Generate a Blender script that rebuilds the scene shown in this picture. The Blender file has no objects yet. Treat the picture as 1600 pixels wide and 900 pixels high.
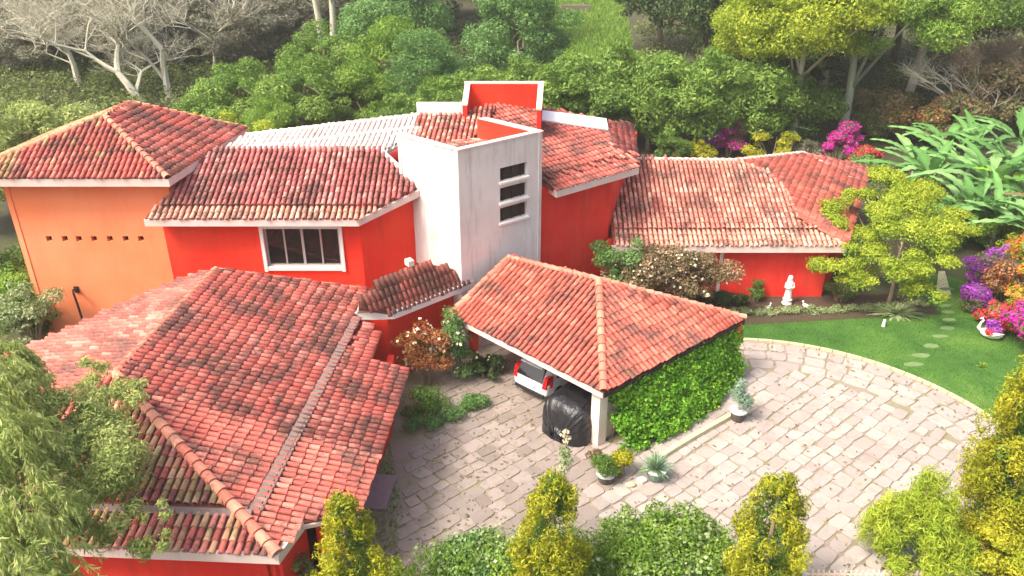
import bpy, math, random
import numpy as np
from mathutils import Vector, Matrix
R = math.radians
random.seed(7); rng = np.random.default_rng(7)
scene = bpy.context.scene
COL = scene.collection

# ------------------------------------------------------------------ camera, sky, sun
CH, CF, CP = 19.5, 1300.0, R(27.5)
cam_d = bpy.data.cameras.new('camera'); cam = bpy.data.objects.new('camera', cam_d); COL.objects.link(cam)
cam.location = (0, 0, CH); cam.rotation_euler = (R(90) - CP, 0, 0)
cam_d.sensor_width = 36; cam_d.lens = CF / 1600 * 36; cam_d.clip_end = 3000; cam_d.clip_start = .1
scene.camera = cam
SUN_EL, SUN_AZ = R(54), R(-120)          # azimuth measured from +Y, clockwise: the sun stands to the left and a little beyond
w = bpy.data.worlds.new("World"); scene.world = w; w.use_nodes = True
nt = w.node_tree; nt.nodes.clear()
sky = nt.nodes.new('ShaderNodeTexSky'); sky.sky_type = 'NISHITA'; sky.sun_disc = False
sky.sun_elevation = SUN_EL; sky.sun_rotation = SUN_AZ; sky.air_density = 1.0; sky.dust_density = 7.0; sky.ozone_density = .3
bg = nt.nodes.new('ShaderNodeBackground'); bg.inputs[1].default_value = 0.15
wo = nt.nodes.new('ShaderNodeOutputWorld')
nt.links.new(sky.outputs[0], bg.inputs[0]); nt.links.new(bg.outputs[0], wo.inputs[0])
sd = bpy.data.lights.new('sun', 'SUN'); sun = bpy.data.objects.new('sun', sd); COL.objects.link(sun)
sd.energy = 2.1; sd.angle = R(14.0); sd.color = (1.0, .93, .84)
sdir = Vector((math.sin(SUN_AZ) * math.cos(SUN_EL), math.cos(SUN_AZ) * math.cos(SUN_EL), math.sin(SUN_EL)))
sun.rotation_euler = sdir.to_track_quat('Z', 'Y').to_euler(); sun.location = (-30, 10, 40)
vs = scene.view_settings; vs.view_transform = 'Standard'; vs.look = 'None'; vs.exposure = 1.18; vs.gamma = 1

# ------------------------------------------------------------------ geometry of the place
def ray(x, y):
    u = (x - 800) / CF; v = -(y - 450) / CF
    return Vector((u, math.cos(CP) + v * math.sin(CP), -math.sin(CP) + v * math.cos(CP)))
def at(x, y, z=0.0):
    d = ray(x, y); t = (z - CH) / d.z
    return Vector((d.x * t, d.y * t, z))
def px(p):
    Z = p[2] - CH; f = p[1] * math.cos(CP) - Z * math.sin(CP); u = p[1] * math.sin(CP) + Z * math.cos(CP)
    return 800 + CF * p[0] / f, 450 - CF * u / f, f
def onp(x, y, pl):                      # point of the plane (o, n) seen in direction x, y
    o, n = pl; d = ray(x, y); c = Vector((0, 0, CH))
    return c + d * ((o - c).dot(n) / d.dot(n))
def plane(a, b, c):
    n = (b - a).cross(c - a).normalized()
    return a, (n if n.z > 0 else -n)

# ------------------------------------------------------------------ object helpers
def link(o, parent=None):
    COL.objects.link(o)
    if parent is not None: o.parent = parent
    return o
def tag(o, label=None, cat=None, group=None, kind=None):
    if label: o['label'] = label
    if cat: o['category'] = cat
    if group: o['group'] = group
    if kind: o['kind'] = kind
    return o
def empty(name, loc, label, cat, group=None, rz=0.0):
    o = bpy.data.objects.new(name, None); link(o); o.location = loc; o.rotation_euler = (0, 0, rz); o.empty_display_size = .3
    return tag(o, label, cat, group)
def np_mesh(name, V, F, mat, parent=None, rnd=None, smooth=False, loc=None):
    """V (n,3); F (m,k) equal-sized faces; rnd per-vertex float"""
    me = bpy.data.meshes.new(name)
    V = np.asarray(V, dtype=np.float32); F = np.asarray(F, dtype=np.int32); k = F.shape[1]
    me.vertices.add(len(V)); me.vertices.foreach_set('co', V.ravel())
    me.loops.add(F.size); me.loops.foreach_set('vertex_index', F.ravel())
    me.polygons.add(len(F)); me.polygons.foreach_set('loop_start', np.arange(0, F.size, k, dtype=np.int32))
    me.polygons.foreach_set('loop_total', np.full(len(F), k, dtype=np.int32))
    if smooth: me.polygons.foreach_set('use_smooth', np.ones(len(F), dtype=bool))
    me.update(calc_edges=True)
    if rnd is not None:
        a = me.attributes.new('rnd', 'FLOAT', 'POINT'); a.data.foreach_set('value', np.asarray(rnd, dtype=np.float32))
    me.materials.append(mat)
    o = bpy.data.objects.new(name, me); link(o, parent)
    if loc is not None: o.location = loc
    return o
class MB:
    def __init__(s): s.v = []; s.f = []
    def add(s, vs, fs):
        b = len(s.v); s.v += [tuple(p) for p in vs]; s.f += [tuple(b + i for i in f) for f in fs]; return s
    def box(s, c, d, rz=0.0, M=None):
        c = Vector(c); x, y, z = d[0] / 2, d[1] / 2, d[2] / 2
        rot = M or Matrix.Rotation(rz, 3, 'Z')
        vs = [c + rot @ Vector((i * x, j * y, k * z)) for i, j, k in ((-1,-1,-1),(1,-1,-1),(1,1,-1),(-1,1,-1),(-1,-1,1),(1,-1,1),(1,1,1),(-1,1,1))]
        return s.add(vs, [(3,2,1,0),(4,5,6,7),(0,1,5,4),(1,2,6,5),(2,3,7,6),(3,0,4,7)])
    def prism(s, base, top):            # two equal rings of points
        n = len(base)
        return s.add(list(base) + list(top), [tuple(range(n - 1, -1, -1)), tuple(range(n, 2 * n))] + [(i, (i + 1) % n, n + (i + 1) % n, n + i) for i in range(n)])
    def beam(s, a, b, w, h, up=Vector((0, 0, 1))):
        a = Vector(a); b = Vector(b); d = (b - a).normalized(); sd = d.cross(up).normalized(); u = sd.cross(d)
        q = [sd * i * w / 2 + u * j * h / 2 for i, j in ((-1,-1),(1,-1),(1,1),(-1,1))]
        return s.prism([a + k for k in q], [b + k for k in q])
    def tube(s, pts, rad, n=6, cap=True):
        pts = [Vector(p) for p in pts]; rings = []; up = Vector((.3, .2, 1))
        for i, p in enumerate(pts):
            d = (pts[min(i + 1, len(pts) - 1)] - pts[max(i - 1, 0)]).normalized()
            a = d.cross(up)
            if a.length < .05: a = d.cross(Vector((1, 0, 0)))
            a.normalize(); b = d.cross(a); r = rad[i] if hasattr(rad, '__len__') else rad
            rings.append([p + (a * math.cos(2 * math.pi * k / n) + b * math.sin(2 * math.pi * k / n)) * r for k in range(n)])
        vs = [p for r in rings for p in r]
        fs = [(i * n + k, i * n + (k + 1) % n, (i + 1) * n + (k + 1) % n, (i + 1) * n + k) for i in range(len(pts) - 1) for k in range(n)]
        if cap: fs += [tuple(range(n - 1, -1, -1)), tuple((len(pts) - 1) * n + k for k in range(n))]
        return s.add(vs, fs)
    def lathe(s, c, prof, n=16, sx=1, sy=1):
        c = Vector(c)
        vs = [c + Vector((r * math.cos(2 * math.pi * k / n) * sx, r * math.sin(2 * math.pi * k / n) * sy, z)) for r, z in prof for k in range(n)]
        fs = [(i * n + k, i * n + (k + 1) % n, (i + 1) * n + (k + 1) % n, (i + 1) * n + k) for i in range(len(prof) - 1) for k in range(n)]
        fs += [tuple(range(n - 1, -1, -1)), tuple((len(prof) - 1) * n + k for k in range(n))]
        return s.add(vs, fs)
    def ball(s, c, r, n=8, sx=1, sy=1, sz=1):
        return s.lathe(c, [(r * math.sin(math.pi * (i + .05) / (n + .1)), -r * sz * math.cos(math.pi * (i + .05) / (n + .1))) for i in range(n + 1)], n * 2, sx, sy)
    def build(s, name, mat, parent=None, smooth=False, loc=None, kind=None):
        me = bpy.data.meshes.new(name); me.from_pydata(s.v, [], s.f); me.materials.append(mat)
        if smooth:
            for p in me.polygons: p.use_smooth = True
        me.update()
        o = bpy.data.objects.new(name, me); link(o, parent)
        if loc is not None: o.location = loc
        if kind: o['kind'] = kind
        return o
def dup(root, loc, rz=0.0, sc=1.0, label=None, group=None):
    def cp(o, par):
        c = o.copy(); COL.objects.link(c); c.parent = par
        for ch in o.children: cp(ch, c)
        return c
    r = cp(root, None); r.location = loc; r.rotation_euler = (0, 0, rz)
    r.scale = (sc, sc, sc) if not hasattr(sc, '__len__') else sc
    if label: r['label'] = label
    if group: r['group'] = group
    return r

# ------------------------------------------------------------------ materials
def mat(name, build):
    m = bpy.data.materials.new(name); m.use_nodes = True; t = m.node_tree; t.nodes.clear()
    out = t.nodes.new('ShaderNodeOutputMaterial')
    t.links.new(build(t), out.inputs[0]); return m
def N(t, ty, **kw):
    n = t.nodes.new(ty)
    for k, v in kw.items():
        if k in n.inputs: n.inputs[k].default_value = v
        else: setattr(n, k, v)
    return n
def L(t, a, b): t.links.new(a, b)
def pos(t): return N(t, 'ShaderNodeNewGeometry').outputs['Position']
def noise(t, scale, detail=3, rough=.6, vec=None, stretch=None, dist=0):
    n = N(t, 'ShaderNodeTexNoise', Scale=scale, Detail=detail, Roughness=rough, Distortion=dist)
    v = vec or pos(t)
    if stretch:
        mp = N(t, 'ShaderNodeMapping', Scale=stretch); L(t, v, mp.inputs[0]); v = mp.outputs[0]
    L(t, v, n.inputs['Vector']); return n.outputs['Fac']
def ramp(t, fac, stops):
    r = N(t, 'ShaderNodeValToRGB'); e = r.color_ramp.elements
    while len(e) < len(stops): e.new(.5)
    for i, (p, c) in enumerate(stops):
        e[i].position = p; e[i].color = (*c, 1) if hasattr(c, '__len__') else (c, c, c, 1)
    L(t, fac, r.inputs[0]); return r.outputs[0]
def mix(t, fac, a, b, mode='MIX'):
    m = N(t, 'ShaderNodeMix', data_type='RGBA', blend_type=mode)
    for v, i in ((fac, 0), (a, 6), (b, 7)):
        if hasattr(v, 'is_linked') or isinstance(v, bpy.types.NodeSocket): L(t, v, m.inputs[i])
        else: m.inputs[i].default_value = v if i == 0 else (*v, 1)
    return m.outputs[2]
def pbsdf(t, col, rough=.8, bump=None, bs=.3, bd=.02, spec=.3):
    p = N(t, 'ShaderNodeBsdfPrincipled', Roughness=rough)
    p.inputs['Specular IOR Level'].default_value = spec
    if isinstance(col, bpy.types.NodeSocket): L(t, col, p.inputs[0])
    else: p.inputs[0].default_value = (*col, 1)
    if bump is not None:
        b = N(t, 'ShaderNodeBump', Strength=bs, Distance=bd); L(t, bump, b.inputs['Height']); L(t, b.outputs[0], p.inputs['Normal'])
    return p.outputs[0]
def rndval(t):
    a = N(t, 'ShaderNodeAttribute', attribute_name='rnd'); o = N(t, 'ShaderNodeObjectInfo')
    s = N(t, 'ShaderNodeMath', operation='ADD'); L(t, a.outputs['Fac'], s.inputs[0]); L(t, o.outputs['Random'], s.inputs[1])
    f = N(t, 'ShaderNodeMath', operation='FRACT'); L(t, s.outputs[0], f.inputs[0]); return f.outputs[0]
def tile_mat(name, c0, c1, c2, moss=(.10, .055, .045), amount=.5):
    def b(t):
        c = ramp(t, rndval(t), [(0, c0), (.5, c1), (1, c2)])
        c = mix(t, ramp(t, noise(t, .35, 3), [(.4, 0.), (.65, 1.)]), c, tuple(x * .82 + y for x, y in zip(c1, (.09, .0, .0))))
        g = noise(t, 7, 3, .7); big = noise(t, .8, 4, .65)
        s = N(t, 'ShaderNodeMath', operation='MULTIPLY_ADD'); L(t, g, s.inputs[0]); s.inputs[1].default_value = .45; L(t, big, s.inputs[2])
        k = ramp(t, s.outputs[0], [(.86 - .18 * amount, 0.), (.99 - .14 * amount, .85)])
        c = mix(t, k, c, moss)
        c = mix(t, ramp(t, noise(t, 16, 3, .7), [(.5, 0.), (.75, .22)]), c, (.76, .42, .30))
        return pbsdf(t, c, .75, noise(t, 40, 3), .25, .01)
    return mat(name, b)
def leaf_mat(name, c0, c1, c2, tl=.3, patch=None):
    def b(t):
        r = N(t, 'ShaderNodeAttribute', attribute_name='rnd').outputs['Fac']
        c = ramp(t, r, [(0, c0), (.55, c1), (1, c2)])
        n = noise(t, .9, 2)
        c = mix(t, ramp(t, n, [(.35, 0.), (.7, .65)]), c, patch or tuple(x * .7 for x in c1))
        p = N(t, 'ShaderNodeBsdfPrincipled', Roughness=.55); L(t, c, p.inputs[0]); p.inputs['Specular IOR Level'].default_value = .25
        tr = N(t, 'ShaderNodeBsdfTranslucent'); L(t, c, tr.inputs[0])
        m = N(t, 'ShaderNodeMixShader', Fac=tl); L(t, p.outputs[0], m.inputs[1]); L(t, tr.outputs[0], m.inputs[2])
        return m.outputs[0]
    return mat(name, b)
def paint_mat(name, col, fade, dirt, da=.35):
    def b(t):
        c = mix(t, ramp(t, noise(t, .45, 4, .6), [(.4, 0.), (.75, 1.)]), col, fade)
        s = noise(t, 1.0, 4, .7, stretch=(3.2, 3.2, .35))
        c = mix(t, ramp(t, s, [(.5, 0.), (.8, da * .75)]), c, dirt)
        c = mix(t, ramp(t, noise(t, 14, 3, .7), [(.5, 0.), (.8, .25)]), c, fade)
        return pbsdf(t, c, .8, noise(t, 25, 4), .25, .012)
    return mat(name, b)
def plain(name, col, rough=.7, var=.15, spec=.3, bump=.1):
    def b(t):
        c = mix(t, noise(t, 6, 4), tuple(x * (1 - var) for x in col), tuple(min(1, x * (1 + var)) for x in col))
        return pbsdf(t, c, rough, noise(t, 30, 3), bump, .01, spec)
    return mat(name, b)

M = {}
M['tile'] = tile_mat('clay_tile', (.34, .07, .055), (.53, .13, .10), (.67, .25, .19), amount=1.15)
M['tile_carport'] = tile_mat('clay_tile_orange', (.36, .07, .045), (.50, .115, .08), (.63, .21, .14), amount=.8)
M['tile_rose'] = tile_mat('clay_tile_rose', (.32, .075, .075), (.50, .15, .14), (.70, .33, .28), amount=1.1)
M['tile_wing'] = tile_mat('clay_tile_wing', (.38, .11, .085), (.58, .22, .16), (.74, .42, .32), amount=1.0)
M['tile_dark'] = tile_mat('clay_tile_mossy', (.28, .08, .055), (.42, .12, .09), (.58, .22, .16), amount=1.5)
M['tile_sand'] = tile_mat('clay_tile_sand', (.42, .18, .12), (.58, .32, .23), (.70, .48, .36), amount=.9)
M['tile_pale'] = tile_mat('clay_tile_limewashed', (.70, .60, .55), (.78, .70, .65), (.80, .77, .74), moss=(.55, .45, .40), amount=.3)
M['tile_ochre'] = tile_mat('clay_tile_lichen', (.40, .17, .09), (.55, .28, .16), (.62, .42, .22), moss=(.15, .14, .05), amount=1.1)
M['ridge'] = tile_mat('ridge_clay', (.50, .14, .09), (.60, .21, .14), (.68, .32, .21), amount=.1)
M['deck'] = plain('roof_deck', (.20, .06, .045), .9, .3)  # coloured dark so the gaps between the tiles look shaded
M['pan'] = tile_mat('pan_clay', (.22, .055, .04), (.30, .085, .06), (.38, .12, .08), amount=.8)  # darker clay carries the shade of the gaps between cover tiles
M['pan_pale'] = tile_mat('limewashed_pan', (.50, .44, .41), (.58, .52, .48), (.64, .58, .54), moss=(.4, .33, .3), amount=.3)
M['gutter'] = plain('gutter_cement', (.20, .15, .13), .8, .25)
M['fascia'] = paint_mat('fascia_paint', (.70, .52, .46), (.76, .62, .56), (.42, .33, .28), .5)
M['white'] = paint_mat('white_paint', (.80, .74, .68), (.82, .80, .76), (.5, .42, .36), .3)
M['red'] = paint_mat('red_paint', (.78, .030, .012), (.80, .065, .025), (.40, .035, .02), .5)
M['red_deep'] = paint_mat('crimson_paint', (.74, .024, .016), (.78, .065, .035), (.28, .03, .02), .6)
M['orange'] = paint_mat('orange_paint', (.88, .24, .095), (.88, .31, .15), (.74, .13, .05), .35)
M['plaster'] = paint_mat('tower_plaster', (.64, .58, .54), (.76, .71, .67), (.20, .18, .16), .85)
M['skylight'] = plain('skylight_sheet', (.82, .82, .80), .35, .05)
M['cream'] = paint_mat('cream_post', (.74, .60, .48), (.78, .68, .58), (.45, .33, .25), .4)
M['timber'] = plain('dark_timber', (.035, .02, .016), .8, .3)
M['alu'] = plain('window_metal', (.42, .36, .33), .4, .1)
M['glass'] = mat('window_glass', lambda t: pbsdf(t, (.018, .015, .014), .08, spec=.6))
M['carwhite'] = mat('car_white', lambda t: pbsdf(t, (.78, .79, .80), .25, spec=.5))
M['carglass'] = mat('car_glass', lambda t: pbsdf(t, (.012, .01, .012), .06, spec=.6))
M['rubber'] = plain('rubber', (.02, .02, .02), .8)
M['lampred'] = mat('tail_lamp', lambda t: pbsdf(t, (.55, .012, .015), .2, spec=.5))
M['lampwhite'] = mat('clear_lamp', lambda t: pbsdf(t, (.7, .7, .7), .15, spec=.5))
M['chrome'] = mat('plate', lambda t: pbsdf(t, (.5, .5, .5), .3, spec=.5))
M['cover'] = mat('black_cover', lambda t: pbsdf(t, mix(t, noise(t, 3), (.006, .006, .007), (.02, .02, .025)), .42, noise(t, 2.2, 4, .6, stretch=(1, 1, .4)), .9, .12, .5))
M['stone_white'] = plain('white_stone', (.78, .74, .66), .6, .08)
M['pot'] = plain('grey_pot', (.16, .20, .19), .6, .2)
M['pot_rim'] = plain('pot_rim', (.5, .52, .5), .6, .2)
M['terra'] = plain('dark_pot', (.10, .08, .07), .7, .3)
M['soil'] = plain('soil', (.07, .045, .03), .95, .4)
M['bark'] = plain('bark', (.23, .17, .12), .9, .35, bump=.5)
M['bark_pale'] = plain('pale_bark', (.42, .37, .29), .9, .3, bump=.4)
M['bark_dead'] = plain('bleached_bark', (.50, .47, .36), .9, .2, bump=.3)
M['bark_green'] = plain('lichen_bark', (.36, .40, .28), .9, .25, bump=.4)
M['bark_brown'] = plain('brown_twig', (.26, .19, .13), .9, .3)

def ground_build(t):
    c = ramp(t, noise(t, .12, 5, .6), [(.3, (.035, .032, .018)), (.5, (.060, .058, .030)), (.7, (.055, .085, .022))])
    c = mix(t, ramp(t, noise(t, 1.2, 4, .7), [(.4, 0.), (.7, .6)]), c, (.09, .08, .045))
    return pbsdf(t, c, .95, noise(t, 3, 5), .6, .15)
M['ground'] = mat('woodland_ground', ground_build)
def lawn_build(t):
    c = ramp(t, noise(t, .35, 5, .65), [(.32, (.030, .095, .014)), (.5, (.060, .15, .022)), (.62, (.10, .19, .03)), (.75, (.17, .20, .06))])
    c = mix(t, ramp(t, noise(t, 22, 3, .7), [(.4, 0.), (.75, .45)]), c, (.02, .07, .008))
    return pbsdf(t, c, .9, noise(t, 60, 3), .5, .03)
M['lawn'] = mat('lawn_turf', lawn_build)
M['meadow'] = mat('meadow_turf', lawn_build)
def paver_build(t):
    c = ramp(t, rndval(t), [(0, (.29, .25, .225)), (.35, (.335, .29, .26)), (.7, (.37, .325, .29)), (1, (.40, .355, .31))])
    c = mix(t, ramp(t, noise(t, .35, 4, .6), [(.4, 0.), (.7, .6)]), c, (.32, .27, .24))
    c = mix(t, ramp(t, noise(t, 3.5, 5, .7), [(.48, 0.), (.75, .5)]), c, (.27, .21, .18))
    c = mix(t, ramp(t, noise(t, 9, 4, .7), [(.52, 0.), (.8, .35)]), c, (.45, .40, .365))
    c = mix(t, ramp(t, noise(t, .8, 5, .7, dist=1.0), [(.5, 0.), (.68, .55)]), c, (.24, .19, .165))
    c = mix(t, ramp(t, noise(t, 1.7, 4, .7), [(.58, 0.), (.72, .5)]), c, (.25, .24, .13))
    return pbsdf(t, c, .85, noise(t, 14, 5, .7), .45, .02)
M['paver'] = mat('sandstone_paver', paver_build)
def joint_build(t):
    c = mix(t, ramp(t, noise(t, .6, 4), [(.4, 0.), (.65, 1.)]), (.25, .20, .165), (.19, .18, .09))
    return pbsdf(t, c, .95, noise(t, 20, 4), .5, .02)
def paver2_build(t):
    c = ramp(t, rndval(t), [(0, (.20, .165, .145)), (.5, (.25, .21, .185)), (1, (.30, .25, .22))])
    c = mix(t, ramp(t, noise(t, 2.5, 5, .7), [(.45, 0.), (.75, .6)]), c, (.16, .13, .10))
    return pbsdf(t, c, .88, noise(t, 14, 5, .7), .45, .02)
M['paver_brown_shaded'] = mat('shaded_brown_paver', paver2_build)  # brown stone with the courtyard's shade put into its darker colour
M['joint'] = mat('joint_soil', joint_build)
M['kerb'] = plain('kerb_stone', (.50, .46, .28), .9, .3, bump=.4)
M['step'] = plain('stepping_stone', (.13, .20, .075), .9, .25, bump=.4)

G = lambda k, *a, **b: M.__setitem__(k, leaf_mat('leaves_' + k, *a, **b))
G('mid', (.06, .13, .022), (.15, .27, .045), (.28, .42, .09), tl=.4)
G('fresh', (.10, .20, .022), (.23, .38, .05), (.42, .56, .11), patch=(.16, .29, .035), tl=.4)
G('lime', (.19, .27, .02), (.40, .48, .04), (.62, .64, .08), patch=(.27, .40, .03), tl=.4)
G('yellow', (.20, .22, .015), (.48, .46, .025), (.74, .66, .06), patch=(.30, .38, .025), tl=.4)
G('olive', (.10, .125, .04), (.21, .25, .085), (.38, .41, .18), patch=(.16, .22, .06), tl=.4)
G('grey', (.13, .13, .08), (.24, .24, .16), (.36, .36, .26), tl=.4)
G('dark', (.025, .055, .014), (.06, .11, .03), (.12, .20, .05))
G('blue', (.07, .16, .045), (.17, .32, .09), (.34, .50, .20), patch=(.12, .25, .05), tl=.4)
G('vine', (.06, .18, .010), (.17, .40, .025), (.40, .62, .06), patch=(.12, .32, .015))
G('banana', (.05, .15, .03), (.14, .32, .08), (.30, .50, .18))
G('banana_lime', (0.200, 0.420, 0.010), (0.300, 0.550, 0.020), (0.420, 0.650, 0.040))
G('pale', (0.192, 0.252, 0.096), (0.396, 0.456, 0.216), (0.624, 0.672, 0.384), patch=(0.120, 0.240, 0.060))
G('brown', (0.126, 0.077, 0.042), (0.280, 0.182, 0.098), (0.504, 0.350, 0.196), patch=(0.112, 0.140, 0.042))
G('rust', (0.280, 0.060, 0.020), (0.420, 0.120, 0.040), (0.550, 0.240, 0.100), patch=(0.180, 0.160, 0.040))
G('magenta', (0.450, 0.010, 0.200), (0.700, 0.020, 0.380), (0.800, 0.100, 0.550), patch=(0.600, 0.015, 0.400))
G('purple', (0.250, 0.020, 0.350), (0.420, 0.060, 0.500), (0.600, 0.250, 0.620), patch=(0.350, 0.040, 0.420))
G('orangef', (0.600, 0.160, 0.020), (0.750, 0.300, 0.040), (0.800, 0.480, 0.120), patch=(0.650, 0.180, 0.060))
G('redf', (0.500, 0.020, 0.020), (0.660, 0.050, 0.060), (0.750, 0.160, 0.140), patch=(0.500, 0.030, 0.050))
G('creamf', (0.600, 0.520, 0.340), (0.750, 0.660, 0.460), (0.800, 0.760, 0.620), patch=(0.660, 0.550, 0.380))
G('sap', (.26, .33, .09), (.44, .50, .16), (.62, .65, .28), patch=(.34, .45, .12), tl=.4)
G('screen', (.09, .18, .028), (.22, .36, .06), (.42, .55, .13), patch=(.14, .25, .04), tl=.4)
G('under', (.07, .10, .025), (.17, .22, .055), (.30, .36, .11), patch=(.12, .16, .04))
G('grassy', (0.030, 0.100, 0.008), (0.070, 0.180, 0.015), (0.130, 0.260, 0.020))
G('bluegrey', (0.140, 0.220, 0.140), (0.280, 0.380, 0.270), (0.440, 0.540, 0.420), patch=(0.160, 0.280, 0.170))

# ------------------------------------------------------------------ foliage
def leafset(C, Rr, n, size, up=.35, droop=0.0, shell=.55, aspect=.42, jitter=.7, radial=0.0):
    """n leaves spread through clumps C (k,3) with radii Rr (k,3)"""
    C = np.asarray(C, float); Rr = np.asarray(Rr, float)
    vol = Rr.prod(1) ** (2 / 3); k = rng.choice(len(C), n, p=vol / vol.sum())
    d = rng.normal(size=(n, 3)); d /= np.linalg.norm(d, axis=1)[:, None]
    r = shell + (1 - shell) * rng.random(n) ** .6; r *= 1 + .12 * rng.normal(size=n)
    P = C[k] + d * Rr[k] * r[:, None]
    nn = d + np.array([0, 0, up]) + rng.normal(size=(n, 3)) * jitter; nn /= np.linalg.norm(nn, axis=1)[:, None]
    t = rng.normal(size=(n, 3)) + d * radial; t[:, 2] -= droop * 2
    t -= (t * nn).sum(1)[:, None] * nn * (0.0 if droop > 1 else 1.0); t /= np.linalg.norm(t, axis=1)[:, None] + 1e-9
    b = np.cross(nn, t); b /= np.linalg.norm(b, axis=1)[:, None] + 1e-9
    Ls = size * (.6 + .8 * rng.random(n)); Lc = Ls[:, None]
    v0 = P - t * Lc * .5; v2 = P + t * Lc * .5 - nn * Lc * .12; mid = P + nn * Lc * .08
    v1 = mid + b * Lc * aspect * .5; v3 = mid - b * Lc * aspect * .5
    V = np.stack([v0, v1, v2, v3], 1).reshape(-1, 3)
    F = np.arange(4 * n).reshape(n, 4)
    q = np.clip(rng.random(n) * .55 + rng.random(len(C))[k] * .45, 0, 1)
    return V, F, np.repeat(q, 4)
def crown_clumps(c, Rr, n, cr, low=-.5, inner=.45):
    C = []; S = []
    lob = rng.normal(size=(7, 3)); lob /= np.linalg.norm(lob, axis=1)[:, None]; lw = rng.uniform(.75, 1.15, 7)
    while len(C) < n:
        d = rng.normal(size=3); d /= np.linalg.norm(d)
        if d[2] < low: continue
        dd = lob @ d; k = (np.clip(dd, 0, 1) ** 3 * lw).max(); m_ = .62 + .5 * k
        C.append(np.array(c) + d * np.array(Rr) * m_ * (inner + (1 - inner) * rng.random() ** .7))
        s_ = cr * (.35 + 1.0 * rng.random() ** 1.5); S.append((s_ * rng.uniform(.9, 1.3), s_ * rng.uniform(.9, 1.3), s_ * .7))
    return np.array(C), np.array(S)
def foliage(name, m, parent, C, S, n, size, **kw):
    V, F, q = leafset(C, S, n, size, **kw)
    return np_mesh(name, V, F, m, parent, q)
def trunk_limbs(parent, m, h0, h1, r0, C, n=8, lean=(0, 0), base=(0, 0), sides=7):
    mb = MB(); pts = []; k = 6
    for i in range(k + 1):
        f = i / k; pts.append(Vector((base[0] + lean[0] * f + .12 * r0 * math.sin(7 * f) * 3, base[1] + lean[1] * f + .1 * r0 * math.cos(5 * f), h0 + (h1 - h0) * f)))
    mb.tube(pts, [r0 * (1.25 if i == 0 else 1 - .6 * i / k) for i in range(k + 1)], sides)
    for j in range(min(n, len(C))):
        e = Vector(C[j * len(C) // max(1, min(n, len(C)))]); s = pts[2 + j % (k - 1)] if k > 3 else pts[-1]
        if (e - s).length < .2: continue
        m1 = s.lerp(e, .5) + Vector((random.uniform(-.1, .1), random.uniform(-.1, .1), .08)) * (e - s).length
        mb.tube([s, m1, e], [r0 * .42, r0 * .28, r0 * .1], 5)
    return mb.build('trunk', m, parent, smooth=True)
def tree(name, loc, label, cat, lm, bm, h, Rr, cz, nc, cr, nl, size, r0=.2, group=None, lean=(0, 0), low=-.5, rz=0, **kw):
    o = empty(name, loc, label, cat, group, rz)
    C, S = crown_clumps((lean[0], lean[1], cz), Rr, nc, cr, low)
    trunk_limbs(o, M[bm], -.1, cz + Rr[2] * .3, r0, C, 9, lean)
    foliage('crown', M[lm], o, C, S, nl, size, **kw)
    return o
def bush(name, loc, label, cat, lm, Rr, nc, cr, nl, size, group=None, flowers=None, rz=0, bm='bark', **kw):
    o = empty(name, loc, label, cat, group, rz)
    C, S = crown_clumps((0, 0, Rr[2] * .85), Rr, nc, cr, -.6)
    C[:, 2] = np.maximum(C[:, 2], cr * .4)
    mb = MB()
    for j in range(5):
        a = j * 1.3; mb.tube([(0.1 * math.cos(a), .1 * math.sin(a), -.1), (Rr[0] * .3 * math.cos(a), Rr[1] * .3 * math.sin(a), Rr[2] * .6), (Rr[0] * .6 * math.cos(a), Rr[1] * .6 * math.sin(a), Rr[2] * 1.2)], [.06, .045, .02], 5)
    mb.build('stem', M[bm], o)
    foliage('foliage', M[lm], o, C, S, nl, size, **kw)
    if flowers:
        for fm, nf, fs, share in flowers:
            k = rng.random(len(C)) < share
            if not k.any(): k[0] = True
            foliage('blossom_cover', M[fm], o, C[k], S[k] * 1.08, nf, fs, shell=.85, up=.6, aspect=.9)['kind'] = 'stuff'
    return o
def conifer(name, loc, label, lm, h, r, n, size, cat='conifer', group=None, droop=.2, inner='dark', tip=.12):
    """a columnar thuja: sprays stacked in uneven tiers round a stem"""
    o = empty(name, loc, label, cat, group)
    MB().tube([(0, 0, -.1), (0, 0, h * .5), (.03, 0, h * .93)], [.12, .08, .02], 7).build('trunk', M['bark'], o)
    C = []; S = []
    K = int(h * 20)
    for i in range(K):
        f = (i + random.random()) / K; z = h * (.03 + .95 * f)
        rr = r * (tip + (1 - tip) * min(1, (1 - f) * 2.3) ** .6) * random.uniform(.6, 1.15); a = random.uniform(0, 6.283)
        C.append((math.cos(a) * rr * .72, math.sin(a) * rr * .72, z)); s = r * random.uniform(.2, .36) * (.5 + .5 * (1 - f)); S.append((s, s, s * 1.5))
    foliage('foliage', M[lm], o, C, S, n, size, up=.1, shell=.5, aspect=.3, radial=.5, droop=-droop)
    C2 = np.array(C) * np.array([.6, .6, 1]); foliage('inner_foliage', M[inner], o, C2, np.array(S), n // 4, size, up=.1, shell=.2)
    return o

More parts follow.
